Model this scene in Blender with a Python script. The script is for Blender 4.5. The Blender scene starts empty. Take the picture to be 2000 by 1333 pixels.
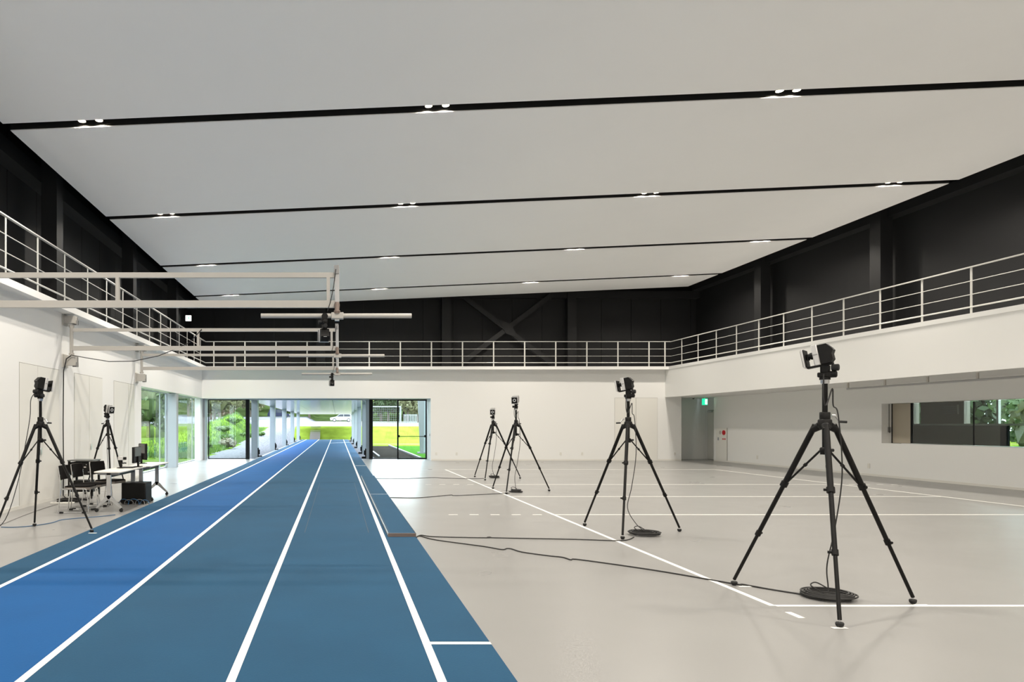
import bpy, bmesh, math, random
from mathutils import Vector, Matrix

# ------------------------------------------------------------------ camera, world, exposure
sc = bpy.context.scene
col = sc.collection
F, VX, VY, EYE = 1400.0, 659.0, 830.0, 1.5          # focal length in px, vanishing point, eye height
cam_d = bpy.data.cameras.new('camera'); cam = bpy.data.objects.new('camera', cam_d); col.objects.link(cam)
cam.location = (0, 0, EYE); cam.rotation_euler = (math.pi / 2, 0, 0)
cam_d.sensor_width = 36; cam_d.lens = F / 2000 * 36
cam_d.shift_x = (1000 - VX) / 2000; cam_d.shift_y = (VY - 666.5) / 2000
cam_d.clip_start = 0.1; cam_d.clip_end = 600
sc.camera = cam
LAMP_W = 77.0
world = bpy.data.worlds.new('sky'); sc.world = world; world.use_nodes = True
bg = world.node_tree.nodes['Background']
bg.inputs['Color'].default_value = (0.74, 0.885, 1.0, 1); bg.inputs['Strength'].default_value = 11.0
vs = sc.view_settings
vs.view_transform = 'Standard'; vs.look = 'None'; vs.gamma = 1; vs.use_curve_mapping = False; vs.exposure = 0.13
sc.cycles.diffuse_bounces = 5; sc.cycles.max_bounces = 8; sc.cycles.transparent_max_bounces = 12
sc.cycles.sample_clamp_indirect = 4.0

# ------------------------------------------------------------------ materials
def mat(name, rgb, rough=0.5, metal=0.0, spec=0.5, noise=0.0, nscale=8.0, bump=0.0, bscale=60.0, emit=None, estr=0.0, stretch=None):
    m = bpy.data.materials.new(name); m.use_nodes = True
    nt = m.node_tree; b = nt.nodes['Principled BSDF']
    b.inputs['Base Color'].default_value = (*rgb, 1); b.inputs['Roughness'].default_value = rough
    b.inputs['Metallic'].default_value = metal; b.inputs['Specular IOR Level'].default_value = spec
    if emit:
        b.inputs['Emission Color'].default_value = (*emit, 1); b.inputs['Emission Strength'].default_value = estr
    if noise or bump:
        tc = nt.nodes.new('ShaderNodeTexCoord'); vec = tc.outputs['Object']
        if stretch:
            mp = nt.nodes.new('ShaderNodeMapping'); mp.inputs['Scale'].default_value = stretch
            nt.links.new(vec, mp.inputs['Vector']); vec = mp.outputs['Vector']
    if noise:
        n = nt.nodes.new('ShaderNodeTexNoise'); n.inputs['Scale'].default_value = nscale; n.inputs['Detail'].default_value = 5
        nt.links.new(vec, n.inputs['Vector'])
        r = nt.nodes.new('ShaderNodeValToRGB')
        r.color_ramp.elements[0].position = 0.3; r.color_ramp.elements[1].position = 0.7
        r.color_ramp.elements[0].color = (*[c * (1 - noise) for c in rgb], 1)
        r.color_ramp.elements[1].color = (*[min(1, c * (1 + noise)) for c in rgb], 1)
        nt.links.new(n.outputs['Fac'], r.inputs['Fac']); nt.links.new(r.outputs['Color'], b.inputs['Base Color'])
    if bump:
        n2 = nt.nodes.new('ShaderNodeTexNoise'); n2.inputs['Scale'].default_value = bscale; n2.inputs['Detail'].default_value = 3
        nt.links.new(vec, n2.inputs['Vector'])
        bp = nt.nodes.new('ShaderNodeBump'); bp.inputs['Strength'].default_value = bump; bp.inputs['Distance'].default_value = 0.01
        nt.links.new(n2.outputs['Fac'], bp.inputs['Height']); nt.links.new(bp.outputs['Normal'], b.inputs['Normal'])
    return m

def glass_mat(name, tint):
    m = bpy.data.materials.new(name); m.use_nodes = True; nt = m.node_tree; nt.nodes.clear()
    o = nt.nodes.new('ShaderNodeOutputMaterial'); mix = nt.nodes.new('ShaderNodeMixShader')
    t = nt.nodes.new('ShaderNodeBsdfTransparent'); g = nt.nodes.new('ShaderNodeBsdfGlossy'); fr = nt.nodes.new('ShaderNodeFresnel')
    fr.inputs['IOR'].default_value = 1.5; t.inputs['Color'].default_value = (*tint, 1); g.inputs['Roughness'].default_value = 0.01
    ge = nt.nodes.new('ShaderNodeNewGeometry'); inv = nt.nodes.new('ShaderNodeMath'); inv.operation = 'SUBTRACT'; inv.inputs[0].default_value = 1.0
    mu = nt.nodes.new('ShaderNodeMath'); mu.operation = 'MULTIPLY'          # a thin pane reflects at its outer face only
    nt.links.new(ge.outputs['Backfacing'], inv.inputs[1]); nt.links.new(inv.outputs[0], mu.inputs[0]); nt.links.new(fr.outputs[0], mu.inputs[1])
    nt.links.new(mu.outputs[0], mix.inputs[0]); nt.links.new(t.outputs[0], mix.inputs[1]); nt.links.new(g.outputs[0], mix.inputs[2])
    nt.links.new(mix.outputs[0], o.inputs[0]); return m

def leaf_mat(name, rgb, trans=0.35):
    m = mat(name, rgb, 0.6, noise=0.35, nscale=1.2); nt = m.node_tree
    b = nt.nodes['Principled BSDF']; o = nt.nodes['Material Output']
    t = nt.nodes.new('ShaderNodeBsdfTranslucent'); t.inputs['Color'].default_value = (*[min(1, c * 1.2) for c in rgb], 1)
    mx = nt.nodes.new('ShaderNodeMixShader'); mx.inputs[0].default_value = trans
    nt.links.new(b.outputs[0], mx.inputs[1]); nt.links.new(t.outputs[0], mx.inputs[2]); nt.links.new(mx.outputs[0], o.inputs['Surface'])
    return m

def floor_mat():
    m = mat('grey_resin_floor', (0.262, 0.258, 0.250), 0.3, noise=0.025, nscale=0.6)
    nt = m.node_tree; b = nt.nodes['Principled BSDF']
    tc = nt.nodes.new('ShaderNodeTexCoord'); n = nt.nodes.new('ShaderNodeTexNoise'); n.inputs['Scale'].default_value = 0.9
    mr = nt.nodes.new('ShaderNodeMapRange'); mr.inputs['To Min'].default_value = 0.24; mr.inputs['To Max'].default_value = 0.36
    nt.links.new(tc.outputs['Object'], n.inputs['Vector']); nt.links.new(n.outputs['Fac'], mr.inputs['Value']); nt.links.new(mr.outputs[0], b.inputs['Roughness'])
    return m

M = {
    'wall': mat('white_wall_paint', (0.81, 0.805, 0.785), 0.65, bump=0.02, bscale=120),
    'ceil': mat('white_ceiling_board', (0.95, 0.95, 0.945), 0.75, noise=0.012, nscale=0.7),
    'dark': mat('charcoal_wall_paint', (0.0095, 0.0095, 0.0105), 0.6, spec=0.35, noise=0.06, nscale=1.5),
    'darkcol': mat('charcoal_steel_paint', (0.014, 0.014, 0.015), 0.5, spec=0.35),
    'black': mat('black_slot_paint', (0.008, 0.008, 0.008), 0.6),
    'floor': floor_mat(),
    'line': mat('white_line_paint', (0.83, 0.82, 0.78), 0.45),
    'track': mat('teal_track_rubber', (0.011, 0.062, 0.125), 0.8, spec=0.2, noise=0.07, nscale=1.2, bump=0.25, bscale=90),
    'lane': mat('bright_blue_track_rubber', (0.004, 0.075, 0.235), 0.8, spec=0.2, noise=0.06, nscale=1.2, bump=0.25, bscale=90),
    'joint': mat('dark_track_joint', (0.02, 0.045, 0.08), 0.7),
    'bronze': mat('bronze_mat_edge', (0.20, 0.15, 0.125), 0.45, metal=0.3),
    'rail': mat('pale_painted_rail', (0.72, 0.71, 0.67), 0.3, metal=0.15),
    'gantry': mat('grey_beige_steel', (0.50, 0.475, 0.435), 0.45),
    'gantry_dk': mat('grey_bracket_steel', (0.30, 0.295, 0.29), 0.45),
    'alu': mat('brushed_aluminium', (0.62, 0.62, 0.62), 0.3, metal=0.9),
    'chrome': mat('chrome_tube', (0.75, 0.75, 0.74), 0.14, metal=1.0),
    'silver': mat('silver_camera_rim', (0.62, 0.61, 0.60), 0.4, metal=0.3),
    'blackmetal': mat('black_anodised_metal', (0.006, 0.0055, 0.005), 0.42, spec=0.22, noise=0.1, nscale=30),
    'plastic': mat('black_plastic', (0.006, 0.0055, 0.005), 0.55, spec=0.25),
    'rubber': mat('black_rubber', (0.012, 0.012, 0.012), 0.75),
    'cable': mat('black_cable_sheath', (0.014, 0.013, 0.012), 0.55),
    'cablegrey': mat('grey_cable_sheath', (0.25, 0.24, 0.23), 0.6),
    'bluecable': mat('blue_network_cable', (0.02, 0.10, 0.22), 0.5),
    'fabric': mat('black_chair_fabric', (0.007, 0.006, 0.0055), 0.9, spec=0.1, noise=0.2, nscale=120, bump=0.3, bscale=400),
    'shell': mat('taupe_chair_edge', (0.22, 0.19, 0.16), 0.5),
    'tabletop': mat('white_table_laminate', (0.74, 0.71, 0.65), 0.4),
    'lens': mat('lamp_lens', (1, 0.9, 0.7), 0.4, emit=(1.0, 0.84, 0.60), estr=26),
    'can': mat('brass_tinted_lamp_can', (0.55, 0.47, 0.33), 0.35, metal=0.6),
    'frame': mat('black_window_frame', (0.006, 0.006, 0.0065), 0.45, spec=0.15),
    'glass': glass_mat('clear_glass', (0.95, 0.98, 0.965)),
    'glassdk': glass_mat('tinted_room_glass', (0.70, 0.735, 0.70)),
    'panelcol': mat('blue_grey_metal_cladding', (0.31, 0.335, 0.36), 0.42, metal=0.1),
    'greycol': mat('grey_painted_steel', (0.31, 0.325, 0.345), 0.45),
    'soffit': mat('glossy_pale_soffit_panel', (0.30, 0.31, 0.32), 0.16, metal=0.2),
    'gravel': mat('grey_gravel', (0.135, 0.132, 0.140), 0.9, spec=0.0, noise=0.45, nscale=9.0, bump=0.8, bscale=14),
    'gravel_dk': mat('dark_gravel_bed', (0.026, 0.023, 0.020), 0.9, spec=0.0, noise=0.5, nscale=9.0, bump=0.8, bscale=14),
    'grass': mat('bright_grass', (0.078, 0.125, 0.017), 0.9, spec=0.0, noise=0.35, nscale=1.6, bump=0.8, bscale=6),
    'lawn': mat('yellow_green_lawn', (0.13, 0.172, 0.022), 0.9, spec=0.0, noise=0.22, nscale=1.1, bump=0.5, bscale=6),
    'turf': mat('green_turf', (0.035, 0.10, 0.014), 0.9, spec=0.0, noise=0.15, nscale=2.0, bump=0.4, bscale=12),
    'sand': mat('pale_sandy_path', (0.16, 0.135, 0.075), 0.9, spec=0.0, noise=0.1, nscale=2.0),
    'plateau': mat('pale_concrete', (0.14, 0.133, 0.11), 0.8, spec=0.0, noise=0.08, nscale=0.7),
    'outwhite': mat('darkened_white_paint', (0.20, 0.205, 0.21), 0.5, spec=0.2),  # white paint, evenly darkened so the strong sky does not blow it out
    'stone': mat('pale_step_stone', (0.24, 0.215, 0.19), 0.8, spec=0.0),
    'woodfloor': mat('forest_floor', (0.045, 0.065, 0.02), 0.95, spec=0.0, noise=0.4, nscale=0.4),
    'bark': mat('tree_bark', (0.08, 0.06, 0.045), 0.9, noise=0.3, nscale=6),
    'leaf0': leaf_mat('dark_green_leaves', (0.045, 0.075, 0.024)),
    'leaf1': leaf_mat('mid_green_leaves', (0.078, 0.115, 0.036)),
    'leaf2': leaf_mat('olive_leaves', (0.125, 0.125, 0.055)),
    'leaf3': leaf_mat('russet_leaves', (0.15, 0.105, 0.06)),
    'weed': leaf_mat('fresh_green_weed_leaves', (0.06, 0.115, 0.016)),
    'bloom': leaf_mat('pale_blossom', (0.19, 0.17, 0.11)),
    'carwhite': mat('white_car_paint', (0.24, 0.24, 0.24), 0.3),
    'cardark': mat('dark_blue_car_paint', (0.012, 0.014, 0.03), 0.3, spec=0.2),
    'carglass': mat('car_window_glass', (0.03, 0.035, 0.04), 0.2, spec=0.3),
    'tyre': mat('tyre_rubber', (0.02, 0.02, 0.02), 0.8),
    'white': mat('white_gloss_paint', (0.85, 0.85, 0.84), 0.35),
    'plate': mat('cream_plastic_plate', (0.72, 0.70, 0.65), 0.45),
    'door': mat('off_white_door_paint', (0.76, 0.745, 0.70), 0.55),
    'gap': mat('grey_door_gap', (0.30, 0.28, 0.25), 0.8),
    'brown': mat('brown_grey_room_wall', (0.24, 0.205, 0.165), 0.6),
    'brown_lt': mat('taupe_room_panel', (0.42, 0.37, 0.29), 0.6),
    'roomfloor': mat('room_floor_vinyl', (0.30, 0.27, 0.22), 0.5),
    'red': mat('red_alarm_lamp', (0.55, 0.01, 0.02), 0.35),
    'green': mat('green_exit_face', (0.0, 0.45, 0.22), 0.5, emit=(0.02, 0.75, 0.38), estr=1.1),
    'glowwhite': mat('lit_white_face', (0.9, 0.9, 0.9), 0.5, emit=(0.95, 1.0, 0.9), estr=1.6),
    'yellow': mat('yellow_foam', (0.62, 0.40, 0.05), 0.8),
    'screen': mat('monitor_screen_off', (0.02, 0.022, 0.025), 0.15),
    'monback': mat('grey_monitor_back', (0.13, 0.135, 0.13), 0.45),
    'net': mat('white_goal_net', (0.75, 0.76, 0.76), 0.8),
    'ring': mat('white_ring_diffuser', (0.80, 0.80, 0.80), 0.4),
}

# ------------------------------------------------------------------ mesh helpers
class MB:
    def __init__(s): s.v, s.f = [], []
    def add(s, vs_, fs):
        o = len(s.v); s.v += [tuple(p) for p in vs_]; s.f += [tuple(i + o for i in f) for f in fs]; return s
    def box(s, x0, x1, y0, y1, z0, z1):
        return s.add([(x, y, z) for x in (x0, x1) for y in (y0, y1) for z in (z0, z1)],
                     [(0, 1, 3, 2), (4, 6, 7, 5), (0, 4, 5, 1), (2, 3, 7, 6), (0, 2, 6, 4), (1, 5, 7, 3)])
    def prism(s, poly, d):
        n = len(poly); d = Vector(d); p = [Vector(q) for q in poly]
        return s.add(p + [q + d for q in p], [tuple(range(n))[::-1], tuple(range(n, 2 * n))] + [(i, (i + 1) % n, n + (i + 1) % n, n + i) for i in range(n)])
    def tube(s, pts, r, n=8, closed=False):
        pts = [Vector(p) for p in pts]; m = len(pts); rs = r if isinstance(r, (list, tuple)) else [r] * m
        vs_, up = [], None
        for i, p in enumerate(pts):
            a = pts[(i - 1) % m] if (closed or i > 0) else p
            b = pts[(i + 1) % m] if (closed or i < m - 1) else p
            t = (b - a)
            t = t.normalized() if t.length > 1e-9 else Vector((0, 0, 1))
            if up is None:
                up = Vector((0, 0, 1)) if abs(t.z) < 0.9 else Vector((1, 0, 0))
            u = (up - t * up.dot(t))
            u = u.normalized() if u.length > 1e-6 else t.orthogonal().normalized()
            up = u; w = t.cross(u)
            for k in range(n):
                an = 2 * math.pi * (k + .5) / n; vs_.append(p + (u * math.cos(an) + w * math.sin(an)) * rs[i])
        fs = []
        for i in range(m if closed else m - 1):
            j = (i + 1) % m
            for k in range(n):
                k2 = (k + 1) % n; fs.append((i * n + k, i * n + k2, j * n + k2, j * n + k))
        if not closed: fs += [tuple(range(n))[::-1], tuple((m - 1) * n + k for k in range(n))]
        return s.add(vs_, fs)
    def bar(s, p0, p1, w, h, up=(0, 0, 1)):               # rectangular bar from p0 to p1
        p0, p1 = Vector(p0), Vector(p1); t = (p1 - p0).normalized(); up = Vector(up)
        if abs(t.dot(up)) > .99: up = Vector((0, 1, 0))
        u = t.cross(up).normalized(); n = u.cross(t)
        q = [p0 + u * a * w / 2 + n * b * h / 2 for a, b in ((-1, -1), (1, -1), (1, 1), (-1, 1))]
        return s.prism(q, p1 - p0)
    def lathe(s, prof, c=(0, 0, 0), n=16, axis='z'):
        c = Vector(c); vs_, fs = [], []
        for r, h in prof:
            for k in range(n):
                a = 2 * math.pi * k / n; x, y = r * math.cos(a), r * math.sin(a)
                p = {'z': (x, y, h), 'x': (h, x, y), 'y': (y, h, x)}[axis]; vs_.append(c + Vector(p))
        m = len(prof)
        for i in range(m - 1):
            for k in range(n):
                k2 = (k + 1) % n; fs.append((i * n + k, i * n + k2, (i + 1) * n + k2, (i + 1) * n + k))
        fs += [tuple(range(n))[::-1], tuple((m - 1) * n + k for k in range(n))]
        return s.add(vs_, fs)
    def rbox(s, x0, x1, y0, y1, z0, z1, r=0.01):          # box with chamfered vertical and horizontal edges
        def ring(z, i):
            a, b, c, d = x0 + i, x1 - i, y0 + i, y1 - i; k = max(r - i, r * .4)
            return [(a + k, c, z), (b - k, c, z), (b, c + k, z), (b, d - k, z), (b - k, d, z), (a + k, d, z), (a, d - k, z), (a, c + k, z)]
        rings = [ring(z0, r * .6), ring(z0 + r * .6, 0), ring(z1 - r * .6, 0), ring(z1, r * .6)]
        vs_ = [p for q in rings for p in q]; fs = [tuple(range(8))[::-1], tuple(range(24, 32))]
        for i in range(3):
            for k in range(8): fs.append((i * 8 + k, i * 8 + (k + 1) % 8, i * 8 + 8 + (k + 1) % 8, i * 8 + 8 + k))
        return s.add(vs_, fs)
    def build(s, name, m, parent=None, loc=None, smooth=None):
        me = bpy.data.meshes.new(name); me.from_pydata(s.v, [], s.f)
        bm = bmesh.new(); bm.from_mesh(me); bmesh.ops.recalc_face_normals(bm, faces=bm.faces); bm.to_mesh(me); bm.free()
        me.materials.append(M[m] if isinstance(m, str) else m)
        if smooth is not False:
            me.shade_smooth(); me.set_sharp_from_angle(angle=math.radians(smooth or 40))
        o = bpy.data.objects.new(name, me); col.objects.link(o)
        if parent: o.parent = parent
        if loc: o.location = loc
        return o

def bx(name, m, x0, x1, y0, y1, z0, z1, parent=None): return MB().box(x0, x1, y0, y1, z0, z1).build(name, m, parent, smooth=False)
def tag(o, label, cat, group=None):
    o['label'] = label; o['category'] = cat
    if group: o['group'] = group
    return o
def struct(o, label=None, cat=None):
    o['kind'] = 'structure'
    if label: o['label'] = label
    if cat: o['category'] = cat
    return o
def thing(name, label, cat, loc=(0, 0, 0), rz=0, group=None):
    o = bpy.data.objects.new(name, None); col.objects.link(o); o.location = loc; o.rotation_euler = (0, 0, rz); o.empty_display_size = 0.1
    return tag(o, label, cat, group)
def copy_tree(o, parent=None):
    c = o.copy(); col.objects.link(c); c.parent = parent
    for ch in list(o.children): copy_tree(ch, c)
    return c
def G(u, v, z=0.0):                                       # where the view ray through a pixel meets the level z
    s = (v - VY) / (EYE - z); return Vector(((u - VX) / s, F / s, z))
def holes(a0, a1, z0, z1, hs):                            # rectangles left over after cutting holes
    A = sorted({a0, a1, *[h[0] for h in hs], *[h[1] for h in hs]}); Z = sorted({z0, z1, *[h[2] for h in hs], *[h[3] for h in hs]})
    out = []
    for p, q in zip(A, A[1:]):
        for r, t in zip(Z, Z[1:]):
            cx, cz = (p + q) / 2, (r + t) / 2
            if not any(h[0] < cx < h[1] and h[2] < cz < h[3] for h in hs): out.append((p, q, r, t))
    return out

# ------------------------------------------------------------------ room shell
YW = 29.9                        # face of the lower back wall
YB, YF = 31.1, -5.0              # back wall, wall behind the viewpoint
XL, XR = -5.65, 15.6             # lower walls
GX0, GX1, GY = -5.40, 13.67, 29.54   # gallery edges
ZS, ZT, ZRB = 3.78, 3.905, 2.64      # gallery soffit, gallery floor edge, underside of the right gallery
ROOF = 8.6
HEAD = 2.60
def zc(x): return 6.36 + (x + 5.40) * 0.0432

floor = struct(bx('floor', 'floor', -6.2, 16.4, YF, YB + .3, -0.25, 0), 'smooth grey resin sports hall floor', 'floor')
b = MB()
for r in holes(-5.95, 14.35, 0, ZS, [(-5.72, 3.91, -1, HEAD)]): b.box(r[0], r[1], YW, YB + .3, r[2], r[3])
b.box(14.35, 16.5, YB + .1, YB + .3, 0, ZS)
wall_back = struct(b.build('wall_back', 'wall', smooth=False), 'white lower back wall with wide glazed opening', 'wall')
b = MB()
for r in holes(YF, YB, 0, ZT, [(20.65, 30.9, -1, 2.61)]): b.box(XL - .3, XL, r[0], r[1], r[2], r[3])
wall_left = struct(b.build('wall_left', 'wall', smooth=False), 'white lower wall with flush doors and tall windows', 'wall')
b = MB()
for r in holes(YF, 29.7, 0, ZT, [(11.0, 20.55, .97, 2.10)]): b.box(XR, XR + .32, r[0], r[1], r[2], r[3])
b.box(16.02, 16.3, 29.7, YB + .3, 0, ZT)
b.box(XR + .32, 16.02, 29.5, 29.7, 0, ZT)
wall_right = struct(b.build('wall_right', 'wall', smooth=False), 'off white lower wall with long observation window', 'wall')
struct(bx('wall_front', 'wall', -6.5, 16.5, YF - .3, YF, 0, ROOF), 'white end wall behind the viewpoint', 'wall')

# galleries: white edge slabs with solid fronts
b = MB(); b.box(-6.5, GX0, YF, YB, ZS, ZT)
struct(b.build('balcony_left', 'wall', smooth=False), 'narrow white gallery slab above flush doors', 'gallery')
b = MB(); b.box(GX0, GX1, GY, YB, ZS, ZT)
struct(b.build('balcony_back', 'wall', smooth=False), 'white gallery slab across the back wall', 'gallery')
b = MB(); b.box(GX1, XR + .1, YF, YB, ZRB, ZT - .11); b.box(GX1 - .012, XR + .1, YF, YB, ZT - .11, ZT)
struct(b.build('balcony_right', 'wall', smooth=False), 'deep white gallery front above observation window', 'gallery')

# upper charcoal walls with separate panels
ub = struct(bx('wall_back_upper', 'black', -6.8, 16.2, YB + .03, YB + .3, ZT, ROOF), 'charcoal panelled upper back wall', 'wall')
p0 = MB().box(0, 1.272, YB, YB + .03, ZT, ROOF).build('wall_panel', 'dark', ub, smooth=False)
xs = [-6.6 + 1.29 * k for k in range(18)]
p0.location.x = xs[0]
for x in xs[1:]:
    c = p0.copy(); col.objects.link(c); c.parent = ub; c.location.x = x
ul = struct(bx('wall_left_upper', 'black', -6.75, -6.43, YF, YB + .03, ZT, ROOF), 'charcoal panelled upper wall above white gallery', 'wall')
p1 = MB().box(-6.43, -6.40, 0, 1.33, ZT, ROOF).build('wall_panel', 'dark', ul, smooth=False)
p1.location.y = YF
for k in range(1, 27):
    c = p1.copy(); col.objects.link(c); c.parent = ul; c.location.y = YF + 1.35 * k
struct(bx('wall_right_upper', 'dark', 15.57, 15.9, YF, YB + .03, ZT, ROOF), 'plain charcoal upper wall washed by downlights', 'wall')
struct(bx('roof', 'black', -6.8, 16.5, YF - .3, YB + .3, ROOF, ROOF + .2), 'dark roof slab above the hung ceiling', 'roof')
# dark eaves beam that runs above the back wall, and side beams
struct(bx('beam_back', 'darkcol', -6.4, 15.57, YB - .34, YB, 6.95, 7.25), 'charcoal beam along the top of the back wall', 'beam')
struct(bx('beam_left', 'darkcol', -6.4, -6.05, YF, YB - .34, 6.45, 6.75), 'charcoal beam along the gallery wall top', 'beam')
struct(bx('beam_right', 'darkcol', 15.2, 15.57, YF, YB - .34, 7.25, 7.5), 'charcoal beam above the plain upper wall', 'beam')

# columns of the frame
def wall_column(x0, x1, y0, y1, label):
    struct(bx('column', 'darkcol', x0, x1, y0, y1, ZT, ROOF), label, 'column')
for y, w in ((14.66, 'nearest'), (20.15, 'second'), (25.55, 'third')):
    wall_column(-6.06, -5.74, y, y + .34, '%s charcoal steel column on the narrow side gallery' % w)
for y, w in ((14.3, 'nearest'), (19.8, 'middle'), (25.4, 'far')):
    wall_column(15.0, 15.34, y, y + .4, '%s charcoal steel column on the wide side gallery' % w)
for x, w in ((-.72, 'behind the swing arms'), (4.67, 'before the crossed braces'), (10.06, 'after the crossed braces')):
    wall_column(x - .19, x + .19, YB - .38, YB, 'charcoal steel column on the back gallery %s' % w)
xb = thing('cross_brace', 'dark crossed steel braces with centre gusset on back upper wall', 'brace', (7.28, YB - .46, 5.6))
MB().bar((-1.95, 0, 1.42), (2.07, 0, -1.62), .2, .1, (0, 1, 0)).build('brace_bar', 'darkcol', xb, smooth=False)
MB().bar((1.95, .02, 1.5), (-1.95, .02, -1.45), .2, .1, (0, 1, 0)).build('brace_bar', 'darkcol', xb, smooth=False)
MB().prism([(-.42, -.07, .40), (.12, -.07, .20), (.46, -.07, -.42), (-.10, -.07, -.20)], (0, .06, 0)).build('gusset_plate', 'darkcol', xb, smooth=False)

# ------------------------------------------------------------------ ceiling panels, slots and downlights
CX0, CX1 = GX0, 14.5
ceiling = struct(bx('ceiling', 'black', CX0, CX1, YF, 29.6, 7.62, 7.66), 'hung white ceiling of wide boards split by black slots', 'ceiling')
SLOT0, PITCH, SW = 11.57, 5.155, .27
slots = [SLOT0 + PITCH * i for i in range(-3, 4)]
edges = [YF] + [e for y in slots for e in (y, y + SW)] + [29.65]
for i in range(0, len(edges), 2):
    y0, y1 = edges[i], edges[i + 1]
    MB().prism([(CX0, y0, zc(CX0)), (CX1, y0, zc(CX1)), (CX1, y1, zc(CX1)), (CX0, y1, zc(CX0))], (0, 0, .07)).build('ceiling_panel', 'ceil', ceiling, smooth=False)
for y in slots:
    b = MB()
    for (ya, yb_, za, zb) in ((y - .02, y + SW + .02, .17, .20), (y, y + .008, .006, .18), (y + SW - .008, y + SW, .012, .18)):
        b.prism([(CX0, ya, zc(CX0) + za), (CX1, ya, zc(CX1) + za), (CX1, yb_, zc(CX1) + za), (CX0, yb_, zc(CX0) + za)], (0, 0, zb - za))
    b.build('light_slot', 'black', ceiling, smooth=False)
can_me = MB()
for r0, r1 in ((.062, .056),):
    n = 20
    for k in range(n):
        a, c2 = 2 * math.pi * k / n, 2 * math.pi * (k + 1) / n
        q = [(r * math.cos(t), r * math.sin(t)) for t in (a, c2) for r in (r0, r1)]
        can_me.add([(*q[0], 0), (*q[2], 0), (*q[3], 0), (*q[1], 0), (*q[0], .12), (*q[2], .12), (*q[3], .12), (*q[1], .12)],
                   [(0, 1, 2, 3), (0, 4, 5, 1), (3, 2, 6, 7), (4, 7, 6, 5)])
lamp0 = None
def downlight(x, y, label, group):
    global lamp0
    z = zc(x) + .048
    if lamp0 is None:
        t = thing('downlight', label, 'lamp', (x, y, z), 0, group)
        can_me.build('lamp_can', 'can', t)
        MB().lathe([(.055, .012), (.055, .022)], n=20).build('lamp_lens', 'lens', t)
        lamp0 = t
    else:
        t = copy_tree(lamp0); t.location = (x, y, z); tag(t, label, 'lamp', group)
    ld = bpy.data.lights.get('downlight_lamp')
    if ld is None:
        ld = bpy.data.lights.new('downlight_lamp', 'AREA'); ld.shape = 'DISK'; ld.size = .10; ld.energy = LAMP_W; ld.spread = math.radians(154); ld.color = (1.0, .925, .82)
    if t is lamp0:
        lo = bpy.data.objects.new('downlight_light', ld); col.objects.link(lo); lo.parent = t; lo.location = (0, 0, .006)
slotname = {3: 'nearest visible', 4: 'second', 5: 'third', 6: 'farthest'}
for i, y in enumerate(slots):
    for j, x in enumerate((-4.03, 1.63, 7.36, 13.1)):
        for k, dx in enumerate((-.14, .14)):
            if i >= 3:
                lab = '%s downlight of the %s pair from left, %s ceiling slot' % (('left', 'right')[k], ('first', 'second', 'third', 'fourth')[j], slotname[i])
            else:
                lab = 'paired downlight in a black ceiling slot out of view overhead'
            downlight(x + dx, y + SW / 2, lab, 'downlights in the ceiling slots')

# ------------------------------------------------------------------ running track
T0, T1 = YF, 72.0
track = bx('running_track', 'track', -3.52, 1.047, T0, T1, 0.0, .006)
struct(track, 'blue rubber running track with white lane lines', 'running track')
bx('blue_lane', 'lane', -3.108, -1.846, T0, T1, .006, .007, track)
for x in (-3.108, -1.846, -.620, .608): bx('lane_line', 'line', x - .027, x + .027, T0, T1, .007, .0085, track)
bx('cross_line', 'line', .635, 1.047, 4.87, 4.92, .006, .0085, track)
bx('cross_line', 'line', .66, 1.03, 26.0, 26.1, .006, .0085, track)
MB().prism([(-.6, 57.5, .0085), (-.6, 57.9, .0085), (1.04, 61.0, .0085), (1.04, 60.6, .0085)], (0, 0, .001)).build('cross_line', 'line', track, smooth=False)
for x in (-.453, .432): bx('joint_strip', 'joint', x - .005, x + .005, 9.9, 18.5, .006, .0072, track)
bx('joint_strip', 'joint', -.453, .432, 18.49, 18.5, .006, .0072, track)
mt = thing('start_platform', 'low blue rubber platform with bronze edge at track side', 'platform', (.86, 15, .006))
bx('mat_surface', 'track', -.18, .18, -5.44, 5.4, 0, .045, mt)
bx('edge_strip', 'bronze', -.186, .187, -5.46, -5.44, 0, .047, mt)
bx('edge_strip', 'alu', -.186, -.18, -5.44, 5.4, 0, .047, mt)
bx('edge_strip', 'blackmetal', .18, .187, -5.44, 5.4, 0, .047, mt)
bx('joint_strip', 'alu', -.18, .18, -.09, -.06, .045, .047, mt)
bx('inner_line', 'joint', -.168, -.158, -5.44, 5.4, .045, .0465, mt)

# court lines on the grey floor
CL, CR, CN, CFY = 3.60, 12.60, 5.93, 23.93
def cline(x0, x1, y0, y1): bx('court_line', 'line', x0, x1, y0, y1, 0, .002, floor)
cline(CL - .025, CL + .025, CN, CFY); cline(CR - .025, CR + .025, CN, CFY)
for y in (CN, 11.93, 14.93, 17.93, CFY): cline(CL + .025, CR - .025, y - .025, y + .025)
for y in (11.93, 17.93):
    for k in range(5):
        cline(CL - .35 * (k + 1), CL - .35 * (k + 1) + .15, y - .025, y + .025)
        if k < 4: cline(CR + .35 * (k + 1) - .15, CR + .35 * (k + 1), y - .025, y + .025)
cline(CL - .025, CL + .025, CN - .375, CN - .20)

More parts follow.
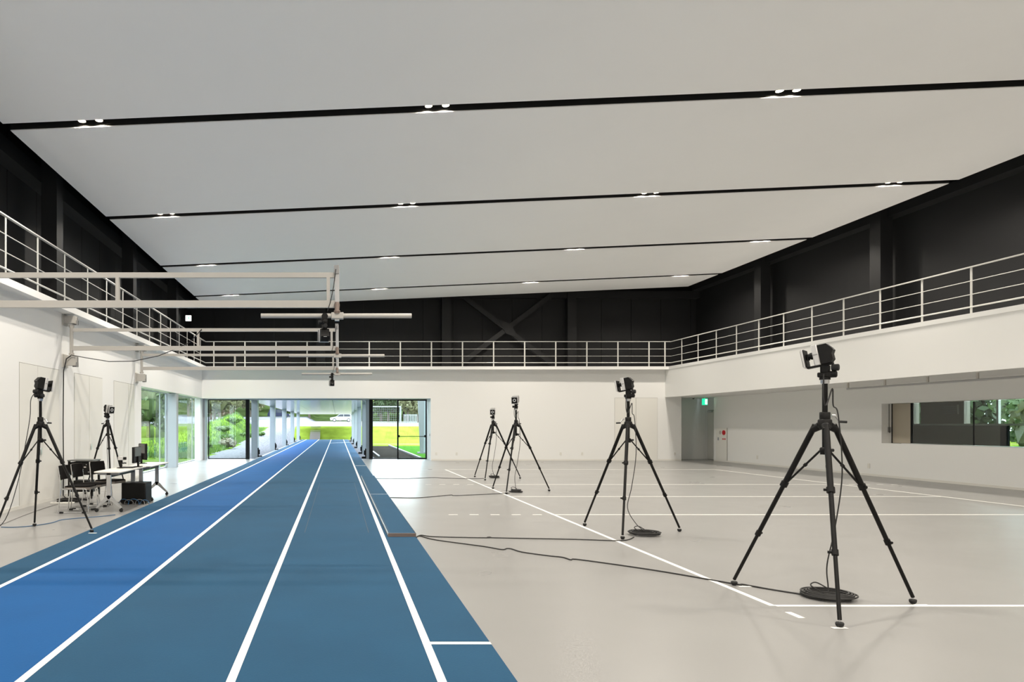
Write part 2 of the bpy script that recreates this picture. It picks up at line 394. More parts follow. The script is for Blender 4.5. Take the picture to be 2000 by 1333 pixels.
# ------------------------------------------------------------------ railings
def railing(name, label, p0, p1, posts, outx=0, outy=0):
    t = thing(name, label, 'railing', (p0[0], p0[1], ZT)); P0, P1 = Vector((0, 0, 0)), Vector((p1[0] - p0[0], p1[1] - p0[1], 0))
    d = P1.normalized()
    up = lambda p, z: (p.x, p.y, z)
    for h, (w, hh) in ((1.025, (.055, .022)),): MB().bar(up(P0, h), up(P1, h), w, hh).build('top_rail', 'rail', t, smooth=False)
    for h in (.72, .427): MB().tube([up(P0, h), up(P1, h)], .0085, 8).build('mid_rail', 'rail', t)
    MB().tube([up(P0, .155), up(P1, .155)], .017, 10).build('bottom_rail', 'rail', t)
    proto = None
    for s in posts:
        q = P0 + d * s
        if proto is None:
            proto = MB().bar((0, 0, 0), (0, 0, 1.015), .012 if outx else .05, .05 if outx else .012, (0, 1, 0)).build('post', 'rail', t, smooth=False); o = proto
        else:
            o = proto.copy(); col.objects.link(o); o.parent = t
        o.location = (q.x, q.y, 0)
ry, rrx, lrx = GY + .05, GX1 + .1, GX0 - .05
railing('gallery_railing', 'pale metal railing along the back gallery', (lrx, ry), (rrx, ry), [x - lrx for x in [-5.1 + 1.283 * k for k in range(15)] + [13.52]])
rp = [1400 * rrx / (x - VX) for x in (1331.6, 1363.5, 1399, 1438.4, 1482, 1530.6, 1585.8, 1647.6, 1719, 1801, 1897)] 
step = 1.29
rp += [rp[-1] - step * k for k in range(1, 8)]
railing('gallery_railing', 'pale metal railing on the deep gallery above observation window', (rrx, ry), (rrx, 5.0), [ry - y for y in rp if y > 5], outx=1)
lp = [1400 * -lrx / (VX - x) for x in (10.8, 73.6, 126.3, 171, 208, 240, 267.5, 292, 313.7, 333, 350, 365.5, 379, 391.5)]
lp += [lp[0] - 1.28 * k for k in range(1, 6)]
railing('gallery_railing', 'pale metal railing on the narrow gallery above flush doors', (lrx, ry), (lrx, 4.2), [ry - y for y in lp if y > 4.2], outx=1)

# ------------------------------------------------------------------ left wall: doors, columns, windows
def flush_door_left(y0, y1, split, handle_y, label, vent=False):
    d = struct(bx('door_%d' % (1 + len([o for o in bpy.data.objects if o.name.startswith('door_')])), 'gap', XL, XL + .002, y0, y1, .0, 2.615), label, 'door')
    g = .008
    ys = [y0, split, y1] if split else [y0, y1]
    for a, c in zip(ys, ys[1:]): bx('door_leaf', 'door', XL + .001, XL + .008, a + g, c - g, .012, 2.605, d)
    if handle_y:
        MB().rbox(XL + .008, XL + .03, handle_y - .03, handle_y + .03, .93, 1.07, .008).build('handle', 'alu', d)
    if vent: bx('door_panel', 'plate', XL + .008, XL + .012, y0 + 1.25, y1 - .03, .4, 2.58, d)
    return d
flush_door_left(12.72, 14.55, 13.5, 13.62, 'nearest flush white double door behind the tall tripod')
flush_door_left(15.38, 17.22, 16.3, 16.4, 'middle flush white double door behind the tables')
flush_door_left(18.1, 19.95, 19.35, None, 'far flush white door beside the tall windows', True)
# grey columns in the window wall
for y, lab in ((25.07, 'grey square column between the two tall side windows'), (30.45, 'grey square column in the window corner')):
    struct(bx('column', 'greycol', -6.04, -5.63, y, y + .3 if y < 30 else YB, 0, 2.60), lab, 'column')
def glazing(name, label, pts, axis, c, z0, z1, fw, panes, mid=False, frame_m='frame'):
    a0, a1 = pts; t = thing(name, label, 'window'); t['kind'] = 'structure'
    def seg(nm, m, p, q, r, s, th): 
        return bx(nm, m, c - th / 2, c + th / 2, p, q, r, s, t) if axis == 'x' else bx(nm, m, p, q, c - th / 2, c + th / 2, r, s, t)
    seg('window_frame', frame_m, a0, a1, z0, z0 + fw, .06); seg('window_frame', frame_m, a0, a1, z1 - fw, z1, .06)
    seg('window_frame', frame_m, a0, a0 + fw, z0 + fw, z1 - fw, .06); seg('window_frame', frame_m, a1 - fw, a1, z0 + fw, z1 - fw, .06)
    cuts = [a0 + fw] + list(panes) + [a1 - fw]
    for p, q in zip(cuts, cuts[1:]): seg('pane', 'glass', p + .004, q - .004, z0 + fw, z1 - fw, .012)
    for p in panes: seg('mullion', frame_m, p - .012, p + .012, z0 + fw, z1 - fw, .03)
    return t
glazing('window_1', 'tall side window before the grey square column', (20.7, 25.07), 'x', -6.0, 0, 2.60, .03, [24.2], frame_m='greycol')
glazing('window_2', 'tall side window between the grey columns', (25.37, 30.45), 'x', -6.0, 0, 2.60, .03, [29.6], frame_m='greycol')
# back opening glazing
glazing('window_3', 'clear fixed pane looking on the grass bank', (-5.63, -3.93), 'y', YB + .15, 0, HEAD, .04, [])
struct(bx('trim_1', 'frame', -3.98, -3.82, YB - .02, YB + .2, 0, HEAD), 'thick black post on the grass bank side of the opening', 'post')
struct(bx('trim_2', 'frame', 1.38, 1.51, YB - .02, YB + .2, 0, HEAD), 'thick black post beside the sliding glass doors', 'post')
struct(bx('trim_3', 'greycol', -3.82, 1.38, YB + .05, YB + .25, HEAD - .03, HEAD), 'thin metal track above the open doorway', 'trim')
glazing('door_4', 'fixed glass door leaf next to the black post', (1.51, 2.64), 'y', YB + .18, 0, HEAD, .035, [])
d5 = glazing('door_5', 'black framed glass door leaf with push bar', (2.60, 3.89), 'y', YB + .08, 0, HEAD, .06, [])
MB().tube([(2.66, YB + .03, .99), (3.83, YB + .03, .99)], .016, 8).build('push_bar', 'frame', d5)
for x in (2.66, 3.80): MB().rbox(x - .03, x + .05, YB + .0, YB + .06, .95, 1.05, .01).build('bar_bracket', 'frame', d5)
struct(bx('trim_4', 'white', 3.895, 3.91, YW, YB + .02, 0, HEAD), 'white jamb strip beside the glass doors', 'trim')
MB().tube([(3.89, YW + .3, 1.02), (3.89, YW + .3, 1.12)], .015, 8).build('jamb_lock', 'gantry_dk', bpy.data.objects['trim_4'])
# back wall flush door
d6 = struct(bx('door_6', 'gap', 11.56, 13.35, YW - .002, YW, 0, 2.62), 'flush cream double door in the back wall', 'door')
for a, c in ((11.56, 12.45), (12.45, 13.35)): bx('door_leaf', 'door', a + .008, c - .008, YW - .009, YW - .001, .012, 2.61, d6)
MB().rbox(12.52, 12.58, YW - .03, YW - .009, .93, 1.07, .008).build('handle', 'door', d6)
# right recess door
d7 = struct(bx('door_7', 'gap', 16.016, 16.02, 29.85, 31.0, 0, 2.13), 'pale grey door in the shaded corner recess', 'door')
bx('door_leaf', 'door', 16.004, 16.016, 29.87, 30.97, .015, 2.11, d7)
MB().tube([(15.99, 30.05, 1.0), (15.99, 30.2, 1.0)], .012, 8).build('handle', 'gantry_dk', d7)
MB().rbox(15.93, 16.0, 30.55, 30.9, 2.03, 2.09, .01).build('door_closer', 'alu', d7)
for nm, a in (('baseboard_back', (3.92, 14.35, YW - .008, YW)),):
    struct(bx(nm, 'plate', *a, 0, .06), 'low pale baseboard under the cream double door', 'baseboard')
struct(bx('baseboard_left', 'plate', XL, XL + .01, YF, 20.65, 0, .06), 'low pale baseboard along the flush doors', 'baseboard')
struct(bx('baseboard_right', 'plate', XR - .008, XR, YF, 29.7, 0, .06), 'low pale baseboard under the observation window', 'baseboard')
# outlets
def plate(name, label, x0, x1, y0, y1, z0, z1, m='plate'): tag(MB().rbox(x0, x1, y0, y1, z0, z1, .004).build(name, m), label, 'wall plate', 'small wall plates')
for px, w in ((852, 'first'), (892, 'second'), (1095, 'third'), (1137, 'fourth'), (1318, 'fifth')):
    x = (px - VX) / 46.82; plate('outlet_plate', '%s small outlet plate from the glass doors on back wall' % w, x - .04, x + .04, YW - .012, YW, .22, .34)
for px, w in ((1479, 'far'), (1697, 'near')):
    y = 1400 * XR / (px - VX); plate('outlet_plate', '%s small outlet plate low on the observation window wall' % w, XR - .012, XR, y - .05, y + .05, .22, .36)

# fire hose panel
fp = thing('fire_hose_cabinet', 'flush white fire hose cabinet with red alarm lamp', 'cabinet', (XR - .003, 29.1, 0))
bx('cabinet_door', 'door', -.012, 0, -.42, .42, .07, 1.36, fp)
bx('hinge_gap', 'gap', -.014, 0, -.43, -.415, .06, 1.37, fp)
MB().lathe([(.095, -.05), (.095, -.012)], (0, -.22, 1.18), 20, 'x').build('alarm_lamp', 'red', fp)
MB().lathe([(.08, -.02), (.08, -.012)], (0, .08, 1.18), 20, 'x').build('alarm_speaker', 'gantry', fp)
bx('notice_plate', 'greycol', -.016, -.012, .18, .28, .86, .98, fp)
for k in range(3): bx('red_character', 'red', -.0145, -.012, -.32 + .09 * k, -.26 + .09 * k, .89, .95, fp)
# exit signs
es = thing('exit_sign', 'green lit exit sign under the deep gallery corner', 'sign', (15.35, 29.95, 2.32))
MB().rbox(-.11, .11, -.03, .03, .0, .27, .01).build('sign_box', 'green', es)
bx('sign_face', 'glowwhite', .0, .085, -.034, -.03, .03, .24, es)
bx('figure', 'green', .03, .05, -.036, -.034, .08, .2, es)
bx('sign_bracket', 'plate', -.02, .02, -.02, .02, .27, .32, es)
sd = thing('security_camera', 'small dome camera on the shaded gallery soffit', 'camera', (14.9, 30.0, ZRB))
MB().lathe([(.06, 0), (.06, -.03)], n=16).build('dome_base', 'plate', sd)
MB().lathe([(.045, -.03), (.04, -.05), (.02, -.068)], n=16).build('dome', 'plastic', sd)
sl = thing('emergency_light', 'small square lit emergency light high in dark corner', 'lamp', (-6.1, 29.35, 5.86))
MB().rbox(-.115, .115, -.03, .03, -.115, .115, .01).build('lit_face', 'glowwhite', sl)
bx('figure', 'green', -.0, .03, -.032, -.03, -.03, .04, sl)
bx('wall_bracket', 'darkcol', -.30, -.115, -.015, .015, -.02, .02, sl)

# hanging curtain rail
cr = thing('hanging_rail', 'long thin rail hung under the deep gallery edge', 'rail', (13.95, 19.6, 0))
MB().bar((0, 0, 2.478), (0, -14.0, 2.478), .06, .05).build('rail_bar', 'gantry_dk', cr, smooth=False)
for k in range(8): MB().bar((0, -.02 - 1.32 * k, 2.5), (0, -.02 - 1.32 * k, ZRB), .03, .05, (0, 1, 0)).build('hanger', 'gantry', cr, smooth=False)

# ------------------------------------------------------------------ observation window and the room behind it
ow = thing('window_4', 'long observation window with taupe end panel', 'window'); ow['kind'] = 'structure'
bx('end_panel', 'brown_lt', XR + .30, XR + .33, 19.86, 20.54, .98, 2.09, ow)
bx('window_frame', 'frame', XR + .285, XR + .335, 19.83, 19.87, .97, 2.10, ow)
bx('window_frame', 'frame', XR + .285, XR + .31, 20.53, 20.55, .97, 2.10, ow)
for a, c in ((17.93, 19.83), (14.8, 17.9), (11.05, 14.77)): bx('pane', 'glassdk', XR + .30, XR + .312, a, c, .985, 2.085, ow)
bx('pane_joint', 'frame', XR + .298, XR + .314, 17.9, 17.93, .985, 2.085, ow)
bx('pane_joint', 'frame', XR + .298, XR + .314, 14.77, 14.8, .985, 2.085, ow)
bx('window_sill', 'alu', XR + .02, XR + .36, 11.0, 19.86, .97, .985, ow)
pull = thing('pull_cord', 'dark pull cord with switch box in the window reveal', 'cord', (XR + .2, 20.53, 1.9))
MB().tube([(0, 0, .19), (0, 0, -.4), (.0, -.01, -.6), (.012, -.01, -.64), (.02, -.01, -.6)], .007, 6).build('cord', 'cable', pull)
MB().rbox(-.03, .06, 0, .02, -.62, -.47, .006).build('switch_box', 'gantry_dk', pull)
RX = 20.5
rm = struct(bx('room_floor', 'roomfloor', 15.92, RX + .2, 9.0, 27.0, -.25, 0), 'dull vinyl floor of the observation room', 'floor')
struct(bx('room_ceiling', 'brown_lt', 15.92, RX + .2, 9.0, 27.0, 2.75, 2.9), 'taupe ceiling of the observation room', 'ceiling')
b = MB()
for r in holes(9.0, 27.0, 0, 2.75, [(17.0, 22.15, .6, 1.47), (17.0, 23.45, 1.53, 2.55), (25.2, 25.5, 1.53, 2.55)]): b.box(RX, RX + .2, r[0], r[1], r[2], r[3])
struct(b.build('wall_observation_far', 'brown', smooth=False), 'brown grey outer wall of the observation room', 'wall')
struct(bx('wall_observation_end', 'brown', 15.92, RX, 27.0, 27.2, 0, 2.75), 'brown grey end wall of the observation room', 'wall')
struct(bx('wall_observation_near', 'brown', 15.92, RX, 8.8, 9.0, 0, 2.75), 'brown grey near wall of the observation room', 'wall')
w5 = thing('window_5', 'outer window of the observation room facing shrubs', 'window'); w5['kind'] = 'structure'
for y in (22.2, 20.6, 18.8): bx('mullion', 'plate', RX - .03, RX + .05, y, y + .07, 1.53, 2.55, w5)
bx('mullion', 'frame', RX - .02, RX + .05, 21.9, 22.15, .6, 1.47, w5)
bx('window_frame', 'plate', RX - .04, RX + .02, 17.0, 25.6, 1.47, 1.53, w5)
bx('pane', 'glass', RX + .09, RX + .1, 17.0, 23.45, 1.53, 2.55, w5); bx('pane', 'glass', RX + .09, RX + .1, 17.0, 21.9, .6, 1.47, w5)
bx('pane', 'glowpane' if 'glowpane' in M else 'glass', RX + .09, RX + .1, 25.2, 25.5, 1.53, 2.55, w5)
tb = thing('wall_unit', 'dark square air unit high on the observation room wall', 'air unit', (RX - .02, 23.9, 2.0))
MB().rbox(-.06, .02, -.28, .28, -.16, .16, .01).build('unit_body', 'brown', tb); 
for k in range(4): bx('louvre', 'gantry_dk', -.07, -.06, -.25, .25, -.12 + .07 * k, -.105 + .07 * k, tb)
for k, y in enumerate((15.5, 20.5)):
    rl_ = thing('room_lamp', '%s long ceiling lamp inside the observation room' % ('nearer', 'farther')[k], 'lamp', (18.2, y, 2.72), 0, 'observation room lamps')
    bx('lamp_body', 'white', -.1, .1, -.7, .7, -.04, .03, rl_)
    bx('lamp_diffuser', mat('tube_lamp_diffuser', (.9, .9, .9), .5, emit=(1, .95, .85), estr=9.0), -.07, .07, -.68, .68, -.05, -.04, rl_)
dk = thing('long_bench', 'low bench with yellow cushions behind the observation glass', 'bench', (16.7, 17.6, 0))
bx('bench_top', 'plate', -.25, .25, -3, 2.2, .78, .82, dk)
for y in (-2.8, -.4, 2.0): bx('bench_leg', 'gantry_dk', -.2, .2, y, y + .05, 0, .78, dk)
for k, (y, l) in enumerate(((1.55, .35), (.75, .5), (-.2, .9), (-1.4, 1.0))): MB().rbox(-.2, .1, y - l / 2, y + l / 2, .82, .90, .03).build('cushion', 'yellow', dk)

# ------------------------------------------------------------------ swing arm gantries on the left wall
def gantry(y, label, tipcam):
    t = thing('swing_arm_gantry', label, 'gantry', (-5.5, y, 0))
    L = 5.5
    for z0, z1 in ((3.57, 3.76), (2.70, 2.94)):
        p = MB(); p.box(-.15, -.12, -.14, .14, z0 - .02, z1 + .01); p.box(-.12, .10, -.09, .04, z0 + .02, z1 - .02)
        o = p.build('wall_bracket', 'gantry', t, smooth=False)
        p = MB(); p.box(.0, .115, .05, .08, z0, z1 - .03); p.box(.105, .115, -.02, .08, z0, z0 + .09); p.build('hinge_cheek', 'gantry_dk', o, smooth=False)
    MB().lathe([(.055, 2.94), (.055, 2.98), (.038, 2.98), (.038, 3.50), (.055, 3.52), (.055, 3.57)], n=12).build('pivot_post', 'gantry', t)
    MB().bar((.03, 0, 3.46), (L - .03, 0, 3.46), .05, .066).build('upper_beam', 'gantry', t, smooth=False)
    MB().bar((.03, 0, 3.08), (L - .03, 0, 3.08), .06, .092).build('lower_beam', 'gantry', t, smooth=False)
    for x in (2.62, L - .12):
        MB().bar((x, 0, 3.126), (x, 0, 3.428), .045, .06, (0, 1, 0)).build('tie', 'gantry', t, smooth=False)
        MB().prism([(x - .03, -.022, 3.428), (x + .03, -.022, 3.428), (x + .055, -.022, 3.44), (x - .055, -.022, 3.44)], (0, .044, 0)).build('tie_gusset', 'gantry', t, smooth=False)
    MB().bar((L - .005, 0, 2.86), (L - .005, 0, 3.56), .06, .06, (0, 1, 0)).build('tip_post', 'alu', t, smooth=False)
    MB().lathe([(.04, 0), (.044, .03), (.03, .05), (.036, .12), (.025, .15)], (L - .005, -.05, 2.95), 12).build('clamp_joint', 'bronze', t)
    MB().rbox(L - .08, L + .08, -.07, .05, 2.885, 2.965, .006).build('clamp_block', 'gantry', t)
    MB().tube([(L - 1.0, -.02, 2.925), (L + .97, -.02, 2.925)], .031, 14).build('cross_tube', 'gantry', t)
    MB().rbox(L - .045, L + .02, -.05, -.02, 3.47, 3.585, .006).build('tip_clamp', 'gantry_dk', t)
    MB().tube([(L - .02, -.05, 3.53), (L - .05, -.055, 3.3), (L - .09, -.06, 3.1), (L - .13, -.055, 2.98)], .006, 6).build('tip_cable', 'cable', t)
    return t
gantry(9.4, 'nearest pale steel swing arm with cross tube over track', 1)
gantry(14.83, 'middle pale steel swing arm with cross tube and sagging cable', 0)
gantry(20.15, 'far pale steel swing arm with cross tube and small camera', 1)
tag(MB().tube([(-5.46, 14.7, 2.93), (-5.2, 14.72, 2.88), (-4.7, 14.76, 2.80), (-4.2, 14.78, 2.81), (-3.7, 14.8, 2.92), (-3.3, 14.81, 3.08), (-3.05, 14.80, 3.2), (-2.8, 14.79, 3.47)], .009, 6).build('sagging_cable', 'cable'),
    'black cable sagging under the middle swing arm', 'cable')
tag(MB().tube([(-5.46, 14.7, 2.92), (-5.55, 14.68, 2.85), (-5.60, 14.66, 2.6), (-5.61, 14.66, 1.5), (-5.60, 14.66, .6), (-5.6, 14.64, .05), (-5.5, 14.5, .02)], .012, 6).build('wall_cable', 'cable'),
    'black cable dropping down the white wall to the floor', 'cable')

# ------------------------------------------------------------------ motion capture cameras and tripods
def capture_camera(label, loc, aim, tilt=-.18, hang=False):
    """body, ring light panel in front of it and a geared head; local +y looks forward, origin at the head's foot"""
    d = Vector(aim) - Vector(loc); rz = math.atan2(-d.x, d.y)
    t = thing('motion_camera', label, 'camera', loc, rz, 'motion capture cameras')
    # geared head
    h = MB(); h.lathe([(.040, 0), (.040, .02), (.030, .026)], n=14); h.rbox(-.035, .035, -.05, .05, .022, .062, .01)
    h.lathe([(.021, -.085), (.028, -.08), (.028, -.035), (.022, -.03)], (0, 0, .045), 12, 'y')
    h.rbox(-.03, .03, -.035, .03, .06, .12, .008)
    hd = h.build('geared_head', 'plastic', t)
    MB().lathe([(.022, .03), (.026, .034), (.026, .075), (.02, .08)], (0, 0, .045), 12, 'x').build('head_knob', 'rubber', hd)
    MB().lathe([(.022, -.10), (.028, -.095), (.028, -.05), (.02, -.045)], (0, 0, .10), 12, 'y').build('head_knob', 'rubber', hd)
    MB().lathe([(.017, .068), (.017, .072)], (0, 0, .045), 12, 'x').build('level_dial', 'silver', hd)
    R = Matrix.Translation((0, 0, .13)) @ Matrix.Rotation(tilt, 4, 'X')
    def part(mb, nm, m, par=t):
        o = mb.build(nm, m, par); o.data.transform(R); return o
    part(MB().box(-.03, .03, -.06, .125, -.012, .004), 'base_bracket', 'plastic')
    # camera body: black sculpted back, silver box front
    prof = [(.02, .005), (.02, .165), (-.045, .165), (-.075, .125), (-.085, .105), (-.07, .075), (-.072, .03), (-.05, .005)]
    bd = part(MB().prism([(-.055, y, z) for y, z in prof], (.11, 0, 0)), 'camera_body', 'plastic')
    part(MB().rbox(-.068, .068, .02, .062, .0, .172, .006), 'silver_housing', 'silver', bd)
    part(MB().box(-.0695, .0695, .025, .058, .083, .093), 'seam', 'gantry_dk', bd)
    part(MB().lathe([(.030, .062), (.030, .085), (.024, .09), (.024, .12)], (0, 0, .09), 14, 'y'), 'lens_barrel', 'plastic', bd)
    part(MB().box(-.02, .02, -.083, -.074, .105, .112), 'white_mark', 'white', bd)
    # ring light panel
    rl = part(MB().rbox(-.068, .068, .115, .128, .0, .150, .004), 'ring_panel', 'plastic')
    part(MB().rbox(-.071, .071, .126, .142, -.004, .154, .004), 'panel_rim', 'silver', rl)
    part(MB().rbox(-.062, .062, .141, .144, .006, .144, .004), 'panel_front', 'plastic', rl)
    rg = MB(); n = 24
    for k in range(n):
        a, c2 = 2 * math.pi * k / n, 2 * math.pi * (k + 1) / n
        rg.prism([(r * math.cos(q), .144, .078 + r * math.sin(q)) for q, r in ((a, .034), (c2, .034), (c2, .022), (a, .022))], (0, .003, 0))
    part(rg, 'light_ring', 'ring', rl)
    part(MB().lathe([(.017, .144), (.015, .147)], (0, 0, .078), 14, 'y'), 'front_lens', 'screen', rl)
    part(MB().rbox(-.03, .03, .098, .116, .06, .11, .006), 'panel_mount', 'plastic', rl)
    if hang: t.rotation_euler = (0, math.pi, -rz)
    return t

def tripod(label, c, feet, ztop, rc=1.0, crank_a=0.0):
    t = thing('camera_tripod', label, 'tripod', (c[0], c[1], 0), 0, 'black camera tripods')
    C = Vector((0, 0, 0)); HZ = 1.50
    f = MB(); f.lathe([(.035, 1.25), (.035, 1.262), (.0205, 1.265), (.0205, ztop - .03), (.0205, ztop - .03)], n=14); f.build('centre_column', 'blackmetal', t)
    MB().lathe([(.030, ztop - .032), (.033, ztop - .026), (.033, ztop - .004), (.036, ztop)], n=16).build('column_collar', 'alu', t)
    hub = MB(); hub.lathe([(.038, 1.46), (.052, 1.475), (.052, 1.535), (.045, 1.545)], n=16); hub.lathe([(.040, 1.545), (.040, 1.60), (.036, 1.605)], n=16)
    hb = hub.build('hub', 'blackmetal', t)
    ca, sa = math.cos(crank_a), math.sin(crank_a)
    k = MB(); k.tube([(ca * .05, sa * .05, 1.575), (ca * .075, sa * .075, 1.575)], .012, 8); k.tube([(ca * .075, sa * .075, 1.578), (ca * .105, sa * .105, 1.525)], .007, 8)
    ck = k.build('crank', 'alu', hb)
    MB().tube([(ca * .10, sa * .10, 1.525), (ca * .16, sa * .16, 1.522)], .011, 8).build('crank_grip', 'rubber', ck)
    sp = MB().lathe([(.034, 1.262), (.038, 1.268), (.038, 1.30), (.03, 1.31)], n=12).build('spider_collar', 'blackmetal', t)
    MB().tube([(.03, .0, 1.285), (.075, .01, 1.285)], .014, 8).build('collar_knob', 'rubber', sp)
    for fx, fy in feet:
        foot = Vector((fx - c[0], fy - c[1], .0)); dr = Vector((foot.x, foot.y, 0)).normalized()
        a = dr * .075 + Vector((0, 0, HZ)); e = foot + Vector((0, 0, .055))
        P = lambda q: a.lerp(e, q)
        lg = MB().tube([P(0), P(.36)], .0225 * rc, 10).build('leg', 'blackmetal', t)
        MB().tube([P(.35), P(.68)], .018 * rc, 10).build('middle_section', 'blackmetal', lg)
        MB().tube([P(.67), P(1.0)], .0145 * rc, 10).build('lower_section', 'blackmetal', lg)
        for q, r in ((.36, .030), (.68, .024)):
            MB().tube([P(q - .014), P(q + .014)], r, 10).build('leg_clamp', 'plastic', lg)
            sd_ = dr.cross(Vector((0, 0, 1))); MB().tube([P(q) + sd_ * .02, P(q) + sd_ * .048], .011, 8).build('clamp_lever', 'plastic', lg)
        MB().tube([dr * .04 + Vector((0, 0, 1.49)), P(.03)], [.034, .027], 10).build('leg_yoke', 'plastic', lg)
        MB().tube([e, foot + Vector((0, 0, .036))], .006, 8).build('foot_pin', 'alu', lg)
        MB().lathe([(.014, .0), (.026, .012), (.029, .030), (.024, .038)], (foot.x, foot.y, 0), 12).build('rubber_foot', 'rubber', lg)
        s0 = dr * .035 + Vector((0, 0, 1.283)); s1 = P(.345) - dr * .018
        br = MB().tube([s0, s1], .0085, 8).build('brace', 'blackmetal', t)
        m_ = s0.lerp(s1, .45); MB().tube([s0.lerp(s1, .42), s0.lerp(s1, .48)], .014, 8).build('brace_clamp', 'plastic', br)
    return t
AIM = (0.2, 12.5, .9)
def rig(tl, cl, feet_px, ztop, crank=0.0, aim=AIM, feet=None):
    fs = feet or [tuple(G(*p)[:2]) for p in feet_px]
    c = (sum(p[0] for p in fs) / 3, sum(p[1] for p in fs) / 3)
    tripod(tl, c, fs, ztop, 1.0, crank); cam_o = capture_camera(cl, (c[0], c[1], ztop), (aim[0], aim[1], ztop))
    return c
c1 = rig('largest black tripod, standing on the court corner lines', 'camera on the largest tripod at the court corner',
         [(1434, 1144), (1640, 1226), (1783, 1180)], 1.875, -.25, aim=(-1, 11, 1))
c2 = rig('black tripod before the cream double door', 'camera on the tripod before the cream double door',
         [(1142, 1028), (1216, 1054), (1327, 1039)], 1.86, 2.9, aim=(-1, 14, 1))
c3 = rig('black tripod on the court side line, overlapping a shorter one', 'camera on the tripod overlapping a shorter one, ring facing out',
         [(962.8, 955.7), (989, 966), (1072.5, 960)], 1.86, .6, aim=(.4, 9, 1))
c4 = rig('shortest black tripod, nearest the glass doors', 'camera on the shortest tripod near the glass doors',
         [(927.4, 932.5), (947.5, 939), (1015.7, 935.5)], 1.665, .6, aim=(.4, 9, 1))
c5 = rig('tall black tripod with one foot on the track edge', 'camera on the tripod with one foot on the track',
         [], 1.86, -.1, aim=(0, 14.5, 1), feet=[(-4.50, 9.35), (-4.47, 10.58), (-3.41, 9.95)])
c6 = rig('black tripod standing behind the chairs and tables', 'camera on the tripod behind the tables',
         [], 1.64, 2.8, aim=(0, 12, 1), feet=[(-5.45, 15.5), (-4.85, 15.35), (-4.88, 16.5)])
# cameras hanging from the swing arm tubes
def hang_cam(label, x, y, z, rz):
    tz = capture_camera(label, (x, y, z), (x, y + 1, z), tilt=.0, hang=True)
    tz.rotation_euler = (0, math.pi, rz)
    MB().tube([(0, -.04, -.03), (0, .04, -.03)], .042, 12).build('tube_clamp', 'plastic', tz)
    return tz
hang_cam('camera hanging from the nearest swing arm tube', -.17, 9.38, 2.885, 0.15)
hang_cam('camera hanging from the far swing arm tube', -.15, 20.13, 2.885, 0.15)

# ------------------------------------------------------------------ cables and coils on the floor
def smooth_path(pts, k=6):
    pts = [Vector(p) for p in pts]; out = []
    for i in range(len(pts) - 1):
        p0, p1, p2, p3 = pts[max(i - 1, 0)], pts[i], pts[i + 1], pts[min(i + 2, len(pts) - 1)]
        for j in range(k):
            t = j / k; out.append(.5 * ((2 * p1) + (p2 - p0) * t + (2 * p0 - 5 * p1 + 4 * p2 - p3) * t * t + (3 * p1 - p0 - 3 * p2 + p3) * t ** 3))
    return out + [pts[-1]]
def floor_cable(label, px, r=.007, m='cable', z=None):
    z = r if z is None else z
    tag(MB().tube(smooth_path([G(u, v, z) for u, v in px], 5), r, 6).build('floor_cable', m), label, 'cable', 'cables on the grey floor')
floor_cable('upper black cable from platform corner to the second coil', [(813, 1050), (823, 1046), (850, 1049), (950, 1051), (957, 1049.5), (965, 1051), (1120, 1054), (1213, 1056.5), (1238, 1050)])
floor_cable('long wavy black cable from platform corner to the largest coil', [(813, 1050.5), (820, 1047.5), (840, 1053), (870, 1058), (945, 1068), (980, 1074), (990, 1072), (1000, 1073), (1020, 1079), (1070, 1086), (1098, 1089), (1115, 1094), (1125, 1093), (1200, 1103), (1300, 1118), (1434, 1141), (1450, 1142), (1500, 1151), (1575, 1163)], .007)
floor_cable('thin black cable from track to the court side tripod', [(752, 972), (800, 973), (830, 972), (880, 967.5), (890, 968.5), (960, 965.5), (995, 964)])
floor_cable('farthest thin black cable from track to the shortest tripod', [(735, 935), (800, 935), (845, 933.5), (870, 934.5), (920, 935.5), (945, 935)])
floor_cable('blue network cable curving across the floor by flush doors', [(2, 1030), (25, 1030.5), (60, 1028), (100, 1022), (120, 1016), (150, 1013), (200, 1009), (225, 1006)], .006, 'bluecable')
floor_cable('grey cable crossing the floor toward the chairs', [(-10, 1028), (10, 1022), (50, 1006), (90, 992), (130, 980)], .006, 'cablegrey')
def coil(label, c, rx, ry, n, h, seed, rot=0.0):
    rnd = random.Random(seed); t = thing('cable_coil', label, 'cable coil', (c[0], c[1], 0), rot, 'coiled camera cables')
    pts = []
    for i in range(n * 20):
        a = 2 * math.pi * i / 20; q = i // 20
        if i % 20 == 0: s, ox, oy, dz = rnd.uniform(.62, 1.0), rnd.uniform(-.02, .02), rnd.uniform(-.02, .02), rnd.uniform(0, .3)
        pts.append((rx * s * math.cos(a) + ox, ry * s * math.sin(a) + oy, .008 + h * (q / n) * (1 - .4 * abs(s - .8)) + .01 * dz))
    MB().tube(smooth_path(pts, 2), .0075, 5).build('cable_loops', 'cable', t)
    MB().tube(smooth_path([(-.05, ry * .2, h), (-.1, ry * .4, h + .04), (-.04, ry * .5, h + .06), (.03, ry * .3, h + .02)], 5), .006, 5).build('loose_loop', 'cable', t)
    return t
def drop_cable(label, pts): tag(MB().tube(smooth_path(pts, 6), .0055, 6).build('camera_cable', 'cable'), label, 'cable', 'cables hanging from the cameras')
